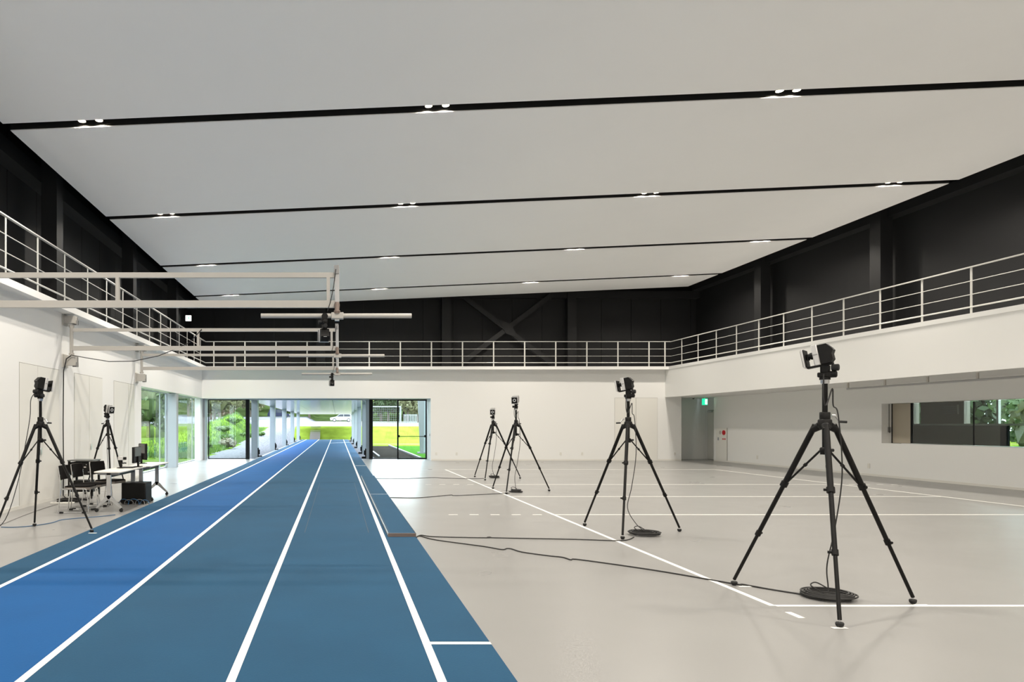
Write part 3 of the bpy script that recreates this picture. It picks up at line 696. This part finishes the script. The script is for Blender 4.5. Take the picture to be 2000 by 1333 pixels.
for (cc, px, rx, lab, lab2) in ((c1, (1618, 1168), .205, 'largest coil of black cable under the largest tripod', 'black cable hanging down the largest tripod'),
                                (c2, (1258, 1046), .20, 'flat coil of black cable under the tripod before the cream door', 'black cable hanging down the tripod before the cream door'),
                                (c3, (1008, 962), .14, 'small coil of black cable under the court side line tripod', 'thin cable hanging down the court side line tripod'),
                                (c4, (966, 934), .15, 'small coil of black cable under the shortest tripod', 'thin cable hanging down the shortest tripod')):
    p = G(*px); coil(lab, (p.x, p.y), rx, rx * 1.0, 9, .05, int(px[0]))
    hz = 1.86 if cc is not c4 else 1.66; x, y = cc
    drop_cable(lab2, [(x - .05, y - .06, hz + .06), (x - .06, y - .07, hz - .12), (x - .03, y - .06, hz - .2), (x + .035, y - .04, hz - .06), (x + .035, y - .05, hz - .2), (x + .055, y - .08, 1.58),
                      (x + .06, y - .12, 1.1), (x + .0, y - .12, .65), (x - .05, y - .1, .35), ((x + p.x) / 2 - .03, (y + p.y) / 2 - .06, .15), (p.x, p.y, .06)])
x, y = c5; drop_cable('thin cable hanging down beside the tripod on the track edge', [(x - .04, y - .05, 1.95), (x - .11, y - .05, 1.85), (x - .12, y - .06, 1.6), (x - .17, y - .1, 1.2), (x - .25, y - .15, .7), (x - .4, y - .2, .2), (x - .62, y - .25, .012)])
x, y = c6; drop_cable('thin cable hanging down the tripod behind the tables', [(x, y - .06, 1.7), (x + .03, y - .08, 1.5), (x + .02, y - .1, 1.0), (x + .05, y - .1, .4), (x + .03, y - .1, .02)])
for (u, v), lab in (((1640, 1228), 'white floor marker under the near foot of largest tripod'), ((1455, 1147), 'white floor marker beside the far foot of largest tripod'),
                    ((1800, 1183), 'white floor marker beside the outer foot of largest tripod'), ((181, 1043), 'white floor marker under the tripod foot on the track')):
    p = G(u, v); zz = .0075 if u < 300 else .0022
    tag(bx('floor_marker', 'line', p.x - .055, p.x + .055, p.y - .02, p.y + .02, zz, zz + .0015), lab, 'floor marker', 'white floor markers')

# ------------------------------------------------------------------ chairs, tables and equipment by the left wall
def chair_proto(label):
    """origin on the floor at the seat centre; faces local +x"""
    t = thing('stacking_chair', label, 'chair', (0, 0, 0), 0, 'black stacking chairs at the table')
    st = MB().rbox(-.20, .23, -.22, .22, .425, .462, .05).build('seat', 'fabric', t)
    MB().rbox(-.205, .235, -.225, .225, .410, .427, .05).build('seat_shell', 'shell', st)
    bk = MB()
    n = 7
    for side, off, m_ in ((0, 0, 'fabric'), (1, -.018, 'shell')):
        mb = MB(); rows = []
        for i in range(5):
            z = .56 + .24 * i / 4; lean = -.235 - .10 * (z - .46); w = .215 if 0 < i < 4 else .195
            rows.append([(lean + off - .03 * (1 - (2 * j / (n - 1) - 1) ** 2), -w + 2 * w * j / (n - 1), z) for j in range(n)])
        th = .022 if side == 0 else .014
        vs_ = [p for r in rows for p in r] + [(p[0] - th, p[1] * (1.03 if side else 1), p[2]) for r in rows for p in r]
        N = 5 * n; fs = []
        for i in range(4):
            for j in range(n - 1):
                a = i * n + j; fs += [(a, a + 1, a + n + 1, a + n), (N + a, N + a + n, N + a + n + 1, N + a + 1)]
        per = [j for j in range(n)] + [i * n + n - 1 for i in range(1, 5)] + [4 * n + j for j in range(n - 2, -1, -1)] + [i * n for i in range(3, 0, -1)]
        for i in range(len(per)):
            a, c_ = per[i], per[(i + 1) % len(per)]; fs.append((a, c_, N + c_, N + a))
        mb.add(vs_, fs)
        if side == 0: bo = mb.build('backrest', m_, t)
        else: mb.build('back_shell', m_, bo)
    for s in (-1, 1):
        y = .235 * s
        sf = MB().tube(smooth_path([(-.29, y * .93, .80), (-.245, y, .46), (-.265, y, .2), (-.285, y, .04), (-.26, y, .012), (.17, y, .012), (.22, y, .03), (.215, y, .2), (.19, y, .38), (.16, y, .412), (.05, y * .98, .415), (-.22, y * .98, .415)], 4), .0095, 8).build('side_frame', 'chrome', t)
        for x in (-.23, .15): MB().rbox(x - .035, x + .035, y - .014, y + .014, .0, .03, .006).build('glide', 'rubber', sf)
    for x in (-.2, .13): MB().tube([(x, -.235, .405), (x, .235, .405)], .008, 8).build('cross_bar', 'chrome', t)
    return t
ch = chair_proto('nearest black stacking chair with chrome sled legs'); ch.location = (-4.43, 12.33, 0); ch.rotation_euler.z = .02
for (x, y, r, lab) in ((-4.40, 12.85, -.05, 'middle black stacking chair between the other two'), (-4.32, 13.6, -.30, 'black stacking chair farthest along, turned toward the table')):
    c = copy_tree(ch); c.location = (x, y, 0); c.rotation_euler.z = r; tag(c, lab, 'chair', 'black stacking chairs at the table')

def table(label, xc, y0, y1, w=.46, h=.70):
    t = thing('folding_table', label, 'table', (xc, (y0 + y1) / 2, 0)); L = (y1 - y0) / 2
    MB().rbox(-w / 2, w / 2, -L, L, h - .026, h, .012).build('tabletop', 'tabletop', t)
    MB().bar((0, -L + .1, h - .09), (0, L - .1, h - .09), .05, .035).build('stretcher', 'blackmetal', t, smooth=False)
    MB().tube([(-.14, -L + .15, h - .05), (-.14, L - .15, h - .05)], .01, 8).build('side_tube', 'alu', t)
    for s in (-1, 1):
        y = s * (L - .10)
        lg = MB().prism([(-.035, y - .02, h - .03), (.035, y - .02, h - .03), (.04, y - .02, .27), (-.0, y - .02, .20), (-.04, y - .02, .27)], (0, .04, 0)).build('leg', 'alu' if s < 0 else 'greycol', t, smooth=False)
        for q in (-1, 1):
            MB().prism([(-.02 * q + .02 * q, y - .02, .29), (.05 * q, y - .02, .27), (.225 * q, y - .02, .075), (.20 * q, y - .02, .062), (.0 * q, y - .02, .225)], (0, .04, 0)).build('foot_arm', 'alu', lg, smooth=False)
            cs = MB().lathe([(.018, -.022), (.03, -.02), (.03, .02), (.018, .022)], (.21 * q, y, .031), 14, 'y').build('caster', 'rubber', lg)
            MB().rbox(.21 * q - .018, .21 * q + .018, y - .015, y + .015, .045, .075, .005).build('caster_fork', 'plastic', cs)
        MB().bar((-w / 2 + .05, y, h - .045), (w / 2 - .05, y, h - .045), .04, .035).build('top_bracket', 'gantry_dk', t, smooth=False)
    return t
table('white topped folding table on casters in front of the chairs', -3.92, 12.2, 13.85)
table('white topped folding table farther along toward the windows', -3.84, 13.92, 15.35)
pc = thing('equipment_case', 'black equipment case under the tables with blue cables', 'case', (-3.84, 13.72, 0))
MB().rbox(-.23, .23, -.22, .22, .02, .40, .012).build('case_body', 'plastic', pc)
bx('front_panel', 'blackmetal', -.215, .215, -.226, -.22, .04, .38, pc)
for x in (-.2, .2):
    for y in (-.18, .18): MB().lathe([(.02, 0), (.02, .02)], (x, y, 0), 10).build('case_foot', 'rubber', pc)
rnd = random.Random(4)
for k in range(5):
    cx, r = -4.0 + .10 * k, rnd.uniform(.09, .15)
    tag(MB().tube(smooth_path([(cx + r * math.cos(a) * .9, 13.42 - .03 * k % .08 + .02 * math.sin(3 * a), .012 + r * .9 * max(0, math.sin(a)) ) for a in [math.pi * i / 7 for i in range(8)]], 4), .006, 6).build('network_cable', 'bluecable' if k % 2 == 0 else 'cablegrey'),
        'looped %s cable, %s from the chairs, before the black case' % ('blue' if k % 2 == 0 else 'grey', ('first', 'second', 'third', 'fourth', 'fifth')[k]), 'cable', 'looped cables before the black case')
def monitor(label, loc, rz, w, h):
    t = thing('monitor', label, 'monitor', loc, rz)
    pn = MB().rbox(-w / 2, w / 2, -.02, .02, .08, .08 + h, .008).build('panel', 'plastic', t)
    bx('screen', 'screen', -w / 2 + .012, w / 2 - .012, -.0215, -.02, .092, .068 + h, pn)
    bx('back_cover', 'monback', -w * .42, w * .42, .02, .035, .10 + h * .35, .07 + h, pn)
    MB().rbox(-.03, .03, .02, .05, .0, .2, .006).build('stand', 'plastic', t)
    MB().rbox(-.1, .1, -.06, .10, .0, .012, .01).build('stand_base', 'plastic', t)
    return t
monitor('black monitor seen edge on at the table joint', (-3.80, 13.55, .70), -math.pi / 2, .46, .30)
monitor('grey backed monitor behind the edge on monitor', (-4.0, 14.75, .70), math.pi - .95, .40, .33)
dc = thing('desk_camera', 'small camera on a short black stand on the table', 'camera', (-3.97, 13.15, .70))
MB().lathe([(.055, 0), (.055, .012), (.02, .02), (.028, .06), (.02, .07), (.032, .1), (.028, .15)], n=14).build('stand', 'plastic', dc)
MB().rbox(-.05, .045, -.04, .04, .15, .215, .01).build('camera_body', 'silver', dc)
MB().lathe([(.026, 0), (.026, .05)], (.045, 0, .18), 12, 'x').build('lens', 'plastic', dc)
MB().tube([(.02, -.02, .09), (.09, -.05, .10), (.11, -.06, .095)], .012, 8).build('pan_handle', 'rubber', dc)
ppr = tag(bx('dark_tray', 'plastic', -4.05, -3.75, 13.15, 13.5, .70, .712), 'thin black tray lying on the white table', 'tray')
# equipment rack behind the chairs
rk = thing('equipment_rack', 'black equipment rack with grey top behind the chairs', 'rack', (-5.195, 14.71, 0))
bx('rack_top', 'monback', -.26, .26, -.24, .24, .76, .785, rk)
for x in (-.25, .21):
    for y in (-.23, .19): bx('post', 'blackmetal', x, x + .04, y, y + .04, .05, .76, rk)
un = bx('rack_unit', 'plastic', -.21, .21, -.2, .2, .48, .74, rk)
rr = random.Random(9)
for k in range(9):
    x = -.19 + .042 * k; z = .50 + .05 * (k % 4); bx('port', 'plate' if k % 3 == 0 else 'gantry_dk', x, x + rr.uniform(.015, .05), -.206, -.2, z + .03, z + .05, un)
bx('side_plate', 'greycol', .211, .25, -.18, .18, .62, .75, rk)
bx('lower_shelf', 'blackmetal', -.25, .25, -.23, .23, .14, .165, rk)
bx('lower_unit', 'plastic', -.18, .15, -.18, .18, .165, .36, rk)
for x in (-.22, .22):
    for y in (-.2, .2): MB().lathe([(.02, -.012), (.026, -.008), (.026, .008), (.02, .012)], (x, y, .026), 12, 'x').build('caster', 'rubber', rk)
bag = thing('cable_bundle', 'heap of black cables on the floor beside the rack', 'cable heap', (-5.15, 13.9, 0))
rr = random.Random(11)
for k in range(4):
    pts = [(rr.uniform(-.28, .28), rr.uniform(-.15, .15), .012 + .03 * rr.random() + .012 * k) for _ in range(9)]
    MB().tube(smooth_path(pts, 5), .013, 6).build('cable_loop', 'cable', bag)
ps = thing('power_strip', 'white power strip on the floor beside the rack', 'power strip', (-5.2, 13.55, 0), .1)
MB().rbox(-.22, .22, -.03, .03, 0, .035, .008).build('strip_body', 'plate', ps)
for k in range(5): bx('socket', 'gantry_dk', -.17 + .075 * k, -.14 + .075 * k, -.012, .012, .035, .0365, ps)

# ------------------------------------------------------------------ outdoors: ground
def sstep(a, b_, x):
    t = max(0, min(1, (x - a) / (b_ - a))); return t * t * (3 - 2 * t)
def toe(y): return -6.4 - .033 * (y - 35)
def ground(x, y):
    bank = 1.35 * sstep(72.6, 76.2, y) + max(0, min(y, 150) - 76.2) * .0125
    ramp = max(0, min(y, 150) - 45) * .0305
    k = sstep(-4.4, -6.4, x) if x > -6.4 else 1.0
    if x < -12: k *= 1 - .7 * sstep(-12, -16, x) * (1 - sstep(90, 115, y))
    z = bank * (1 - k) + ramp * k
    if x < toe(y):
        m = min(1, (toe(y) - x) / 3.2) * max(0, (y - 36) * .067) * (1 - sstep(78, 92, y)) * (1 - .95 * sstep(-10.6, -14.5, x))
        z = max(z, m + .05 * math.sin(x * 1.7 + y * .9) * min(1, (toe(y) - x)))
    if y > 150: z += (y - 150) * .16
    if x < -30: z += (-30 - x) * .10
    return z - .03
def zone(x, y):
    if y > 150 or x < (-13.5 if y > 42 else -20) and y < 100 or x < -34: return 'woodfloor'
    if x < toe(y) and y < 86: return 'grass'
    if x < -4.6: return 'gravel'
    if y > 76.2: return 'plateau'
    if y > 72.6: return 'lawn'
    if x < 1.7: return 'gravel'
    if y < 51.5: return 'gravel_dk' if x < 3.7 else 'turf'
    if 55 < y < 58: return 'sand'
    return 'lawn'
XS = [-90, -75, -60, -50, -42, -34, -28, -23, -19, -16, -14] + [-13 + .45 * k for k in range(21)] + [-3.5, -2.3, -1.1, .1, 1.1, 1.7, 2.4, 3.0, 3.7, 4.6, 6, 8, 10, 13, 16.6, 20.8, 26, 32, 40, 52, 70]
YS = [8, 12, 16, 20, 24, 28, 31.38] + [32.5 + 1.0 * k for k in range(40)] + [72.6, 73.5, 74.4, 75.3, 76.2, 78, 80, 83, 86, 90, 95, 100, 107, 115, 125, 137, 150, 165, 185, 210, 250]
zb = {}
for i in range(len(XS) - 1):
    for j in range(len(YS) - 1):
        cx, cy = (XS[i] + XS[i + 1]) / 2, (YS[j] + YS[j + 1]) / 2
        if cy < 31.38 and -6.0 < XS[i + 1] <= 20.8: continue
        zb.setdefault(zone(cx, cy), []).append((i, j))
gl = {'grass': 'grassy mound outside the tall windows', 'gravel': 'pale gravel yard rising beyond the canopy columns', 'plateau': 'pale concrete yard beyond the grass bank',
      'lawn': 'yellow green lawn and bank beyond the doors', 'gravel_dk': 'dark gravel bed outside the sliding doors', 'turf': 'green turf beyond the white kerb', 'sand': 'sandy strip across the lawn', 'woodfloor': 'dark forest floor under the far wood'}
for zn, cells in zb.items():
    b = MB(); idx = {}
    for i, j in cells:
        q = []
        for a, c_ in ((i, j), (i + 1, j), (i + 1, j + 1), (i, j + 1)):
            if (a, c_) not in idx: idx[(a, c_)] = len(b.v); b.v.append((XS[a], YS[c_], ground(XS[a], YS[c_])))
            q.append(idx[(a, c_)])
        b.f.append(tuple(q))
    o = b.build('ground_' + {'gravel_dk': 'gravel_bed', 'woodfloor': 'forest'}.get(zn, zn), zn, smooth=180); struct(o, gl[zn], 'ground')
kerb = lambda lab, *a: struct(bx('kerb', 'outwhite', *a), lab, 'kerb')
kerb('white kerb between dark gravel bed and green turf', 3.66, 3.76, 32.0, 51.5, -.05, .05)
kerb('short white kerb beside the canopy columns', 1.93, 2.02, 34.0, 40.0, -.05, .03)
kerb('white kerb along the outer edge of the track', -3.64, -3.52, 31.45, 72.4, -.05, .012)

# canopy over the outdoor track
can = thing('canopy', 'long canopy with glossy panelled soffit over the outdoor track', 'canopy', (0, 31.45, 0))
bx('canopy_slab', 'panelcol', -4.05, 1.70, .0, 44.5, HEAD + .03, HEAD + .4, can)
pn = None
for i in range(3):
    for j in range(19):
        if pn is None: pn = MB().box(0, 1.90, 0, 2.33, HEAD + .005, HEAD + .03).build('soffit_panel', 'soffit', can, smooth=False); o = pn
        else: o = pn.copy(); col.objects.link(o); o.parent = can
        o.location = (-4.04 + 1.912 * i, .02 + 2.342 * j, 0)
def canopy_column(x0, x1, y, foot, label, group):
    t = thing('canopy_column', label, 'column', ((x0 + x1) / 2, y, 0), 0, group); w = (x1 - x0) / 2
    bx('lower_cladding', 'panelcol', -w, w, 0, .55, -.05, 1.64, t); bx('upper_cladding', 'panelcol', -w, w, 0, .55, 1.655, HEAD + .005, t)
    bx('core', 'gantry_dk', -w + .02, w - .02, .02, .53, 1.64, 1.655, t)
    p = MB(); p.box(foot * w, foot * (w + .05), .02, .16, -.03, .42); p.box(foot * (w + .05), foot * (w + .2), .02, .16, -.03, .06); p.box(foot * (w + .05), foot * (w + .1), .05, .13, .12, .34)
    p.build('base_bracket', 'plastic', t, smooth=False)
for k, y in enumerate((33.3, 42.5, 51.8, 61.0, 70.2)):
    canopy_column(-4.0, -3.71, y, 1, '%s clad canopy column on the gravel yard side' % ('nearest', 'second', 'third', 'fourth', 'farthest')[k], 'clad canopy columns')
for k, y in enumerate((32.3, 37.5, 46.7, 55.9, 65.1)):
    canopy_column(1.30, 1.56, y, -1, '%s clad canopy column on the turf side' % ('nearest', 'second', 'third', 'fourth', 'farthest')[k], 'clad canopy columns')
oc = thing('tapered_column', 'white tapered steel column outside the framed glass door', 'column', (4.55, 38.0, 0))
MB().prism([(-.16, 0, 0), (.02, 0, 0), (.1, 0, 5.0), (-.38, 0, 5.0)], (0, .12, 0)).build('front_plate', 'outwhite', oc, smooth=False)
MB().prism([(.02, .04, 0), (.16, .04, 0), (.36, .04, 5.0), (.1, .04, 5.0)], (0, .1, 0)).build('side_plate', 'panelcol', oc, smooth=False)
bx('base_plate', 'outwhite', -.3, .22, -.1, .25, -.03, .04, oc)
# steps in the grass bank
stp = thing('bank_steps', 'pale concrete steps up the grass bank', 'steps', (-2.3, 72.5, 0))
for k in range(10): bx('step', 'stone', -.52, .52, .37 * k, .37 * k + 1.2, -.1 + .137 * k, .06 + .137 * k, stp)
# football goal
go = thing('football_goal', 'white football goal with net on the far lawn', 'goal', (5.6, 105, ground(5.6, 105)))
for x in (-3.66, 3.66): MB().tube([(x, 0, 0), (x, 0, 2.44)], .09, 10).build('goal_post', 'outwhite', go)
MB().tube([(-3.75, 0, 2.44), (3.75, 0, 2.44)], .09, 10).build('crossbar', 'outwhite', go)
for x in (-3.66, 3.66): MB().tube([(x, 0, 2.44), (x, 1.0, 2.4), (x, 2.2, 0)], .05, 8).build('side_stay', 'outwhite', go)
b = MB()
for k in range(25): x = -3.66 + 7.32 * k / 24; b.bar((x, 1.0, 2.4), (x, 2.2, 0), .02, .02)
for k in range(9): q = k / 8; b.bar((-3.66, 1 + 1.2 * q, 2.4 - 2.4 * q), (3.66, 1 + 1.2 * q, 2.4 - 2.4 * q), .02, .02)
for k in range(13): x = -3.66 + 7.32 * k / 12; b.bar((x, 0, 2.44), (x, 1.0, 2.4), .02, .02)
b.build('net', 'outwhite', go, smooth=False)
fn = thing('mesh_fence', 'small white slatted fence before the far trees', 'fence', (11.0, 108, ground(11, 108)))
for k in range(9): bx('slat', 'outwhite', -1.0 + .24 * k, -.88 + .24 * k, 0, .05, 0, 1.35, fn)
for z in (.1, 1.2): bx('fence_rail', 'outwhite', -1.0, 1.05, .05, .1, z, z + .08, fn)

def car(label, loc, rz, paint, suv):
    t = thing('car', label, 'car', loc, rz); H = 1.62 if suv else 1.45
    low = [(-2.05, .28), (2.05, .28), (2.1, .55), (2.05, .78), (1.15, .93), (-2.0, .95), (-2.1, .6)]
    MB().prism([(x, -.85, z) for x, z in low], (0, 1.7, 0)).build('car_body', paint, t, smooth=False)
    cab = [(-1.95, .94), (1.1, .92), (.35, H - .05), (.1, H), (-1.5, H), (-1.75, H - .08)]
    cb = MB().prism([(x, -.74, z) for x, z in cab], (0, 1.48, 0)).build('cabin', paint, t, smooth=False)
    for s in (-1, 1):
        for q in ([(.85, .97), (.28, H - .1), (-.35, H - .08), (-.35, .97)], [(-.45, .97), (-.45, H - .08), (-1.5, H - .1), (-1.7, .97)]):
            MB().prism([(x, s * .745 - .01, z) for x, z in q], (0, .02, 0)).build('side_window', 'carglass', cb, smooth=False)
        for x in (-1.3, 1.3):
            w = MB().lathe([(.24, -.1), (.32, -.09), (.32, .09), (.24, .1)], (x, s * .78, .32), 18, 'y').build('wheel', 'tyre', t)
            MB().lathe([(.19, -.105), (.19, .105)], (x, s * .78, .32), 14, 'y').build('hub_cap', 'alu', w)
    MB().prism([(.92, -.66, .97), (.40, -.6, H - .1), (.40, .6, H - .1), (.92, .66, .97)], (.05, 0, .03)).build('windscreen', 'carglass', cb, smooth=False)
    for s in (-.6, .6): bx('headlamp', 'glowwhite' if False else 'white', 2.04, 2.1, s - .14, s + .14, .58, .70, t)
    return t
car('white car parked beyond the grass bank', (.75, 132, ground(.75, 132)), math.pi, 'carwhite', False)
car('dark car parked on the gravel yard between canopy columns', (-11.3, 138, ground(-11.3, 138)), 0.0, 'cardark', True)

# ------------------------------------------------------------------ vegetation
def blob(seed, rx, ry, rz, nu=10, nv=7):
    rnd = random.Random(seed); ph = [rnd.uniform(0, 6.28) for _ in range(6)]; b = MB()
    def pt(u, v):
        a, e = 2 * math.pi * u / nu, math.pi * v / nv; d = Vector((math.sin(e) * math.cos(a), math.sin(e) * math.sin(a), math.cos(e)))
        k = .80 + .10 * math.sin(3 * a + ph[0]) * math.sin(2 * e + ph[1]) + .08 * math.sin(5 * a + ph[2] + 4 * e)
        return (d.x * rx * k, d.y * ry * k, d.z * rz * k)
    for v in range(nv + 1):
        for u in range(nu): b.v.append(pt(u, v))
    for v in range(nv):
        for u in range(nu): b.f.append((v * nu + u, v * nu + (u + 1) % nu, (v + 1) * nu + (u + 1) % nu, (v + 1) * nu + u))
    return b, ph
def foliage(seed, rx, ry, rz, n, leaf, lumps=9):
    """leafy crown: leaves gathered in lumps around a solid core"""
    rnd = random.Random(seed); b, _ = blob(seed, rx * .80, ry * .80, rz * .80)
    cs = []
    for _ in range(lumps):
        a, e = rnd.uniform(0, 6.28), math.acos(rnd.uniform(-.7, 1)); r = rnd.uniform(.45, .72)
        cs.append((Vector((math.sin(e) * math.cos(a) * rx * r, math.sin(e) * math.sin(a) * ry * r, math.cos(e) * rz * r)), rnd.uniform(.34, .52)))
    for _ in range(n):
        c_, q = rnd.choice(cs); d = Vector((rnd.gauss(0, 1), rnd.gauss(0, 1), rnd.gauss(0, 1))).normalized()
        p = c_ + Vector((d.x * rx, d.y * ry, d.z * rz)) * q * rnd.uniform(.8, 1.06)
        nrm = (d + Vector((rnd.gauss(0, .6), rnd.gauss(0, .6), rnd.gauss(0, .6)))).normalized(); u = nrm.orthogonal().normalized(); w = nrm.cross(u)
        u, w = (u * math.cos(1.3 * _) + w * math.sin(1.3 * _)), (w * math.cos(1.3 * _) - u * math.sin(1.3 * _))
        s = leaf * rnd.uniform(.6, 1.3)
        b.add([p - u * s, p + w * s * .55, p + u * s, p - w * s * .55], [(0, 1, 2, 3)])
    return b
crowns = []
for k in range(4):
    o = foliage(20 + k, 3.2, 3.2, 3.9, 2600, .30, 13).build('crown', 'leaf1', smooth=30); me = o.data; bpy.data.objects.remove(o); crowns.append(me)
trunk_me = None
bt = MB(); bt.tube([(0, 0, -.5), (.05, 0, 2), (-.05, .05, 4), (0, 0, 6)], [.24, .2, .16, .1], 8)
for a in (0, 2.1, 4.2): bt.tube([(0, 0, 2.6), (math.cos(a) * .9, math.sin(a) * .9, 4.3)], [.1, .05], 6)
o = bt.build('trunk', 'bark'); trunk_me = o.data; bpy.data.objects.remove(o)
kinds = [('dark green broadleaf tree in the dense far wood', 'leaf0'), ('mid green broadleaf tree in the dense far wood', 'leaf1'), ('olive green broadleaf tree in the dense far wood', 'leaf2'), ('russet tinged tree in the dense far wood', 'leaf3')]
rnd = random.Random(7)
def tree(x, y, s, kind, label=None, group='trees of the far wood', dz=0):
    t = thing('tree', label or kinds[kind][0], 'tree', (x, y, ground(x, y) + dz), rnd.uniform(0, 6.28), group); t.scale = (s, s, s * rnd.uniform(.9, 1.15))
    c_ = bpy.data.objects.new('crown', crowns[rnd.randrange(4)]); col.objects.link(c_); c_.parent = t; c_.location = (0, 0, 4.3)
    c_.material_slots[0].link = 'OBJECT'; c_.material_slots[0].material = M[kinds[kind][1]]
    w = bpy.data.objects.new('trunk', trunk_me); col.objects.link(w); w.parent = t
    return t
for row, (y, n) in enumerate(((147, 13), (157, 13), (169, 13))):
    x0, x1 = -.34 * y, .20 * y
    for k in range(n):
        x = x0 + (x1 - x0) * (k + rnd.uniform(.2, .8)) / n
        tree(x, y + rnd.uniform(-3, 3), rnd.uniform(.95, 1.35), rnd.choice((0, 1, 1, 2, 2, 3)))
for (x, y, s, k, lab) in ((-19, 72, .8, 1, 'mid green tree low behind the grassy mound'), (-24, 84, .95, 0, 'dark green tree behind the grassy mound'), (-15.8, 96, .9, 2, 'olive tree on top of the grassy mound edge'),
                          (-18.5, 108, 1.0, 3, 'russet tree beyond the grassy mound'), (-28, 100, 1.1, 2, 'large olive tree seen through the tall side windows'), (-33, 112, 1.2, 0, 'tall dark tree seen through the tall side windows'),
                          (-21.5, 122, 1.1, 1, 'mid green tree beyond the gravel yard'), (-15.0, 128, .95, 2, 'olive tree behind the dark car'), (-38, 126, 1.3, 1, 'large green tree at the wood edge beyond the windows'),
                          (-19, 60, .62, 0, 'short dark tree close to the tall side windows'), (-26, 70, .9, 2, 'olive tree close behind the short dark tree'),
                          (13.5, 120, 1.05, 2, 'olive tree behind the white slatted fence'), (17.5, 126, 1.15, 1, 'mid green tree beyond the white slatted fence'), (9.5, 134, 1.1, 0, 'dark green tree behind the football goal')):
    tree(x, y, s, k, lab, 'single trees before the far wood')
for k, (x, y, s, kd) in enumerate(((-15.5, 19, 1.0, 1), (-16.5, 26, 1.1, 2), (-16, 33, 1.05, 0), (-17, 40, 1.15, 1), (-17.5, 47.5, 1.1, 2), (-24, 36, 1.3, 0), (-25, 45, 1.3, 1), (-24.5, 55, 1.25, 2), (-23, 25, 1.3, 1), (-16, 12, 1.05, 0))):
    tree(x, y, s, kd, '%s %s tree of the row close outside the tall windows' % (('first', 'second', 'third', 'fourth', 'fifth', 'sixth', 'seventh', 'eighth', 'ninth', 'tenth')[k], ('dark green', 'mid green', 'olive')[kd]), 'trees close outside the tall windows')
# shrubs
sh = []
for k in range(3):
    o = foliage(60 + k, .6, .6, .45, 700, .09, 8).build('leaves', 'weed', smooth=30); sh.append(o.data); bpy.data.objects.remove(o)
bs = MB()
for a in range(5): bs.tube([(0, 0, -.1), (.25 * math.cos(a * 1.26), .25 * math.sin(a * 1.26), .4)], [.015, .006], 5)
o = bs.build('stems', 'bark'); stem_me = o.data; bpy.data.objects.remove(o)
def shrub(x, y, s, label, m, z=None, sz=1.0):
    t = thing('shrub', label, 'shrub', (x, y, (ground(x, y) if z is None else z)), rnd.uniform(0, 6), 'shrubs outside'); t.scale = (s, s, s * sz)
    c_ = bpy.data.objects.new('leaves', sh[rnd.randrange(3)]); col.objects.link(c_); c_.parent = t; c_.location = (0, 0, .38)
    c_.material_slots[0].link = 'OBJECT'; c_.material_slots[0].material = M[m]
    w = bpy.data.objects.new('stems', stem_me); col.objects.link(w); w.parent = t
    return t
shrub(-6.95, 45.0, 1.0, 'pale flowering shrub at the foot of the grassy mound', 'bloom', sz=.8)
for (x, y, s, lab) in ((-7.7, 41.5, .9, 'low green weed clump nearest on the mound'), (-8.6, 46, 1.1, 'broad green weed clump on the mound slope'), (-7.9, 52, 1.2, 'green weed clump above the flowering shrub'),
                       (-9.2, 58, 1.3, 'green weed clump halfway up the mound'), (-7.6, 60, 1.0, 'green weed clump by the gravel edge'), (-9.8, 68, 1.4, 'green weed clump near the mound crest')):
    shrub(x, y, s, lab, 'leaf1' if 'halfway' in lab or 'broad' in lab else 'weed', sz=.6)
shrub(-6.6, 62, .8, 'small bright weed tuft beside the nearest canopy column', 'weed', sz=.7)
for k, (x, y, s, lab) in enumerate(((-8.5, 24, 1.2, 'leafy shrub just outside the first tall window'), (-9.5, 30, 1.5, 'leafy shrub outside the second tall window'), (-11, 36, 1.4, 'leafy shrub behind the window corner column'))):
    shrub(x, y, s, lab, 'weed', sz=.7)
for (x, y, s, m, lab) in ((22.6, 21.4, 2.0, 'leaf1', 'green shrub outside the observation room'), (23.6, 23.6, 2.4, 'leaf2', 'olive shrub farther outside the observation room'), (22.8, 19.2, 2.1, 'leaf1', 'green shrub at the end of the outer window')):
    shrub(x, y, s, lab, m, 0.0, 1.2)
for (x, y, s, k, lab) in ((28, 22, .62, 0, 'dark tree outside the observation room'), (29, 28.5, .7, 1, 'green tree beyond the observation room'), (28.5, 33.5, .7, 0, 'tree farthest beyond the observation room')):
    tree(x, y, s, k, lab, 'trees outside the observation room', dz=-.9)
# grass blades on the mound
rnd2 = random.Random(3); b = MB()
for k in range(7000):
    y = rnd2.uniform(32, 80); x = toe(y) - abs(rnd2.gauss(0, 2.2)) - .05
    z = ground(x, y); h = rnd2.uniform(.10, .32); a = rnd2.uniform(0, 6.28); w = .03
    dx, dy = math.cos(a) * w, math.sin(a) * w; lx, ly = rnd2.gauss(0, .08), rnd2.gauss(0, .08)
    b.add([(x - dx, y - dy, z - .02), (x + dx, y + dy, z - .02), (x + lx, y + ly, z + h)], [(0, 1, 2)])
g_ = b.build('grass_blades', 'weed', smooth=False); g_['kind'] = 'stuff'; g_['label'] = 'long grass blades growing over the mound'; g_['category'] = 'grass'
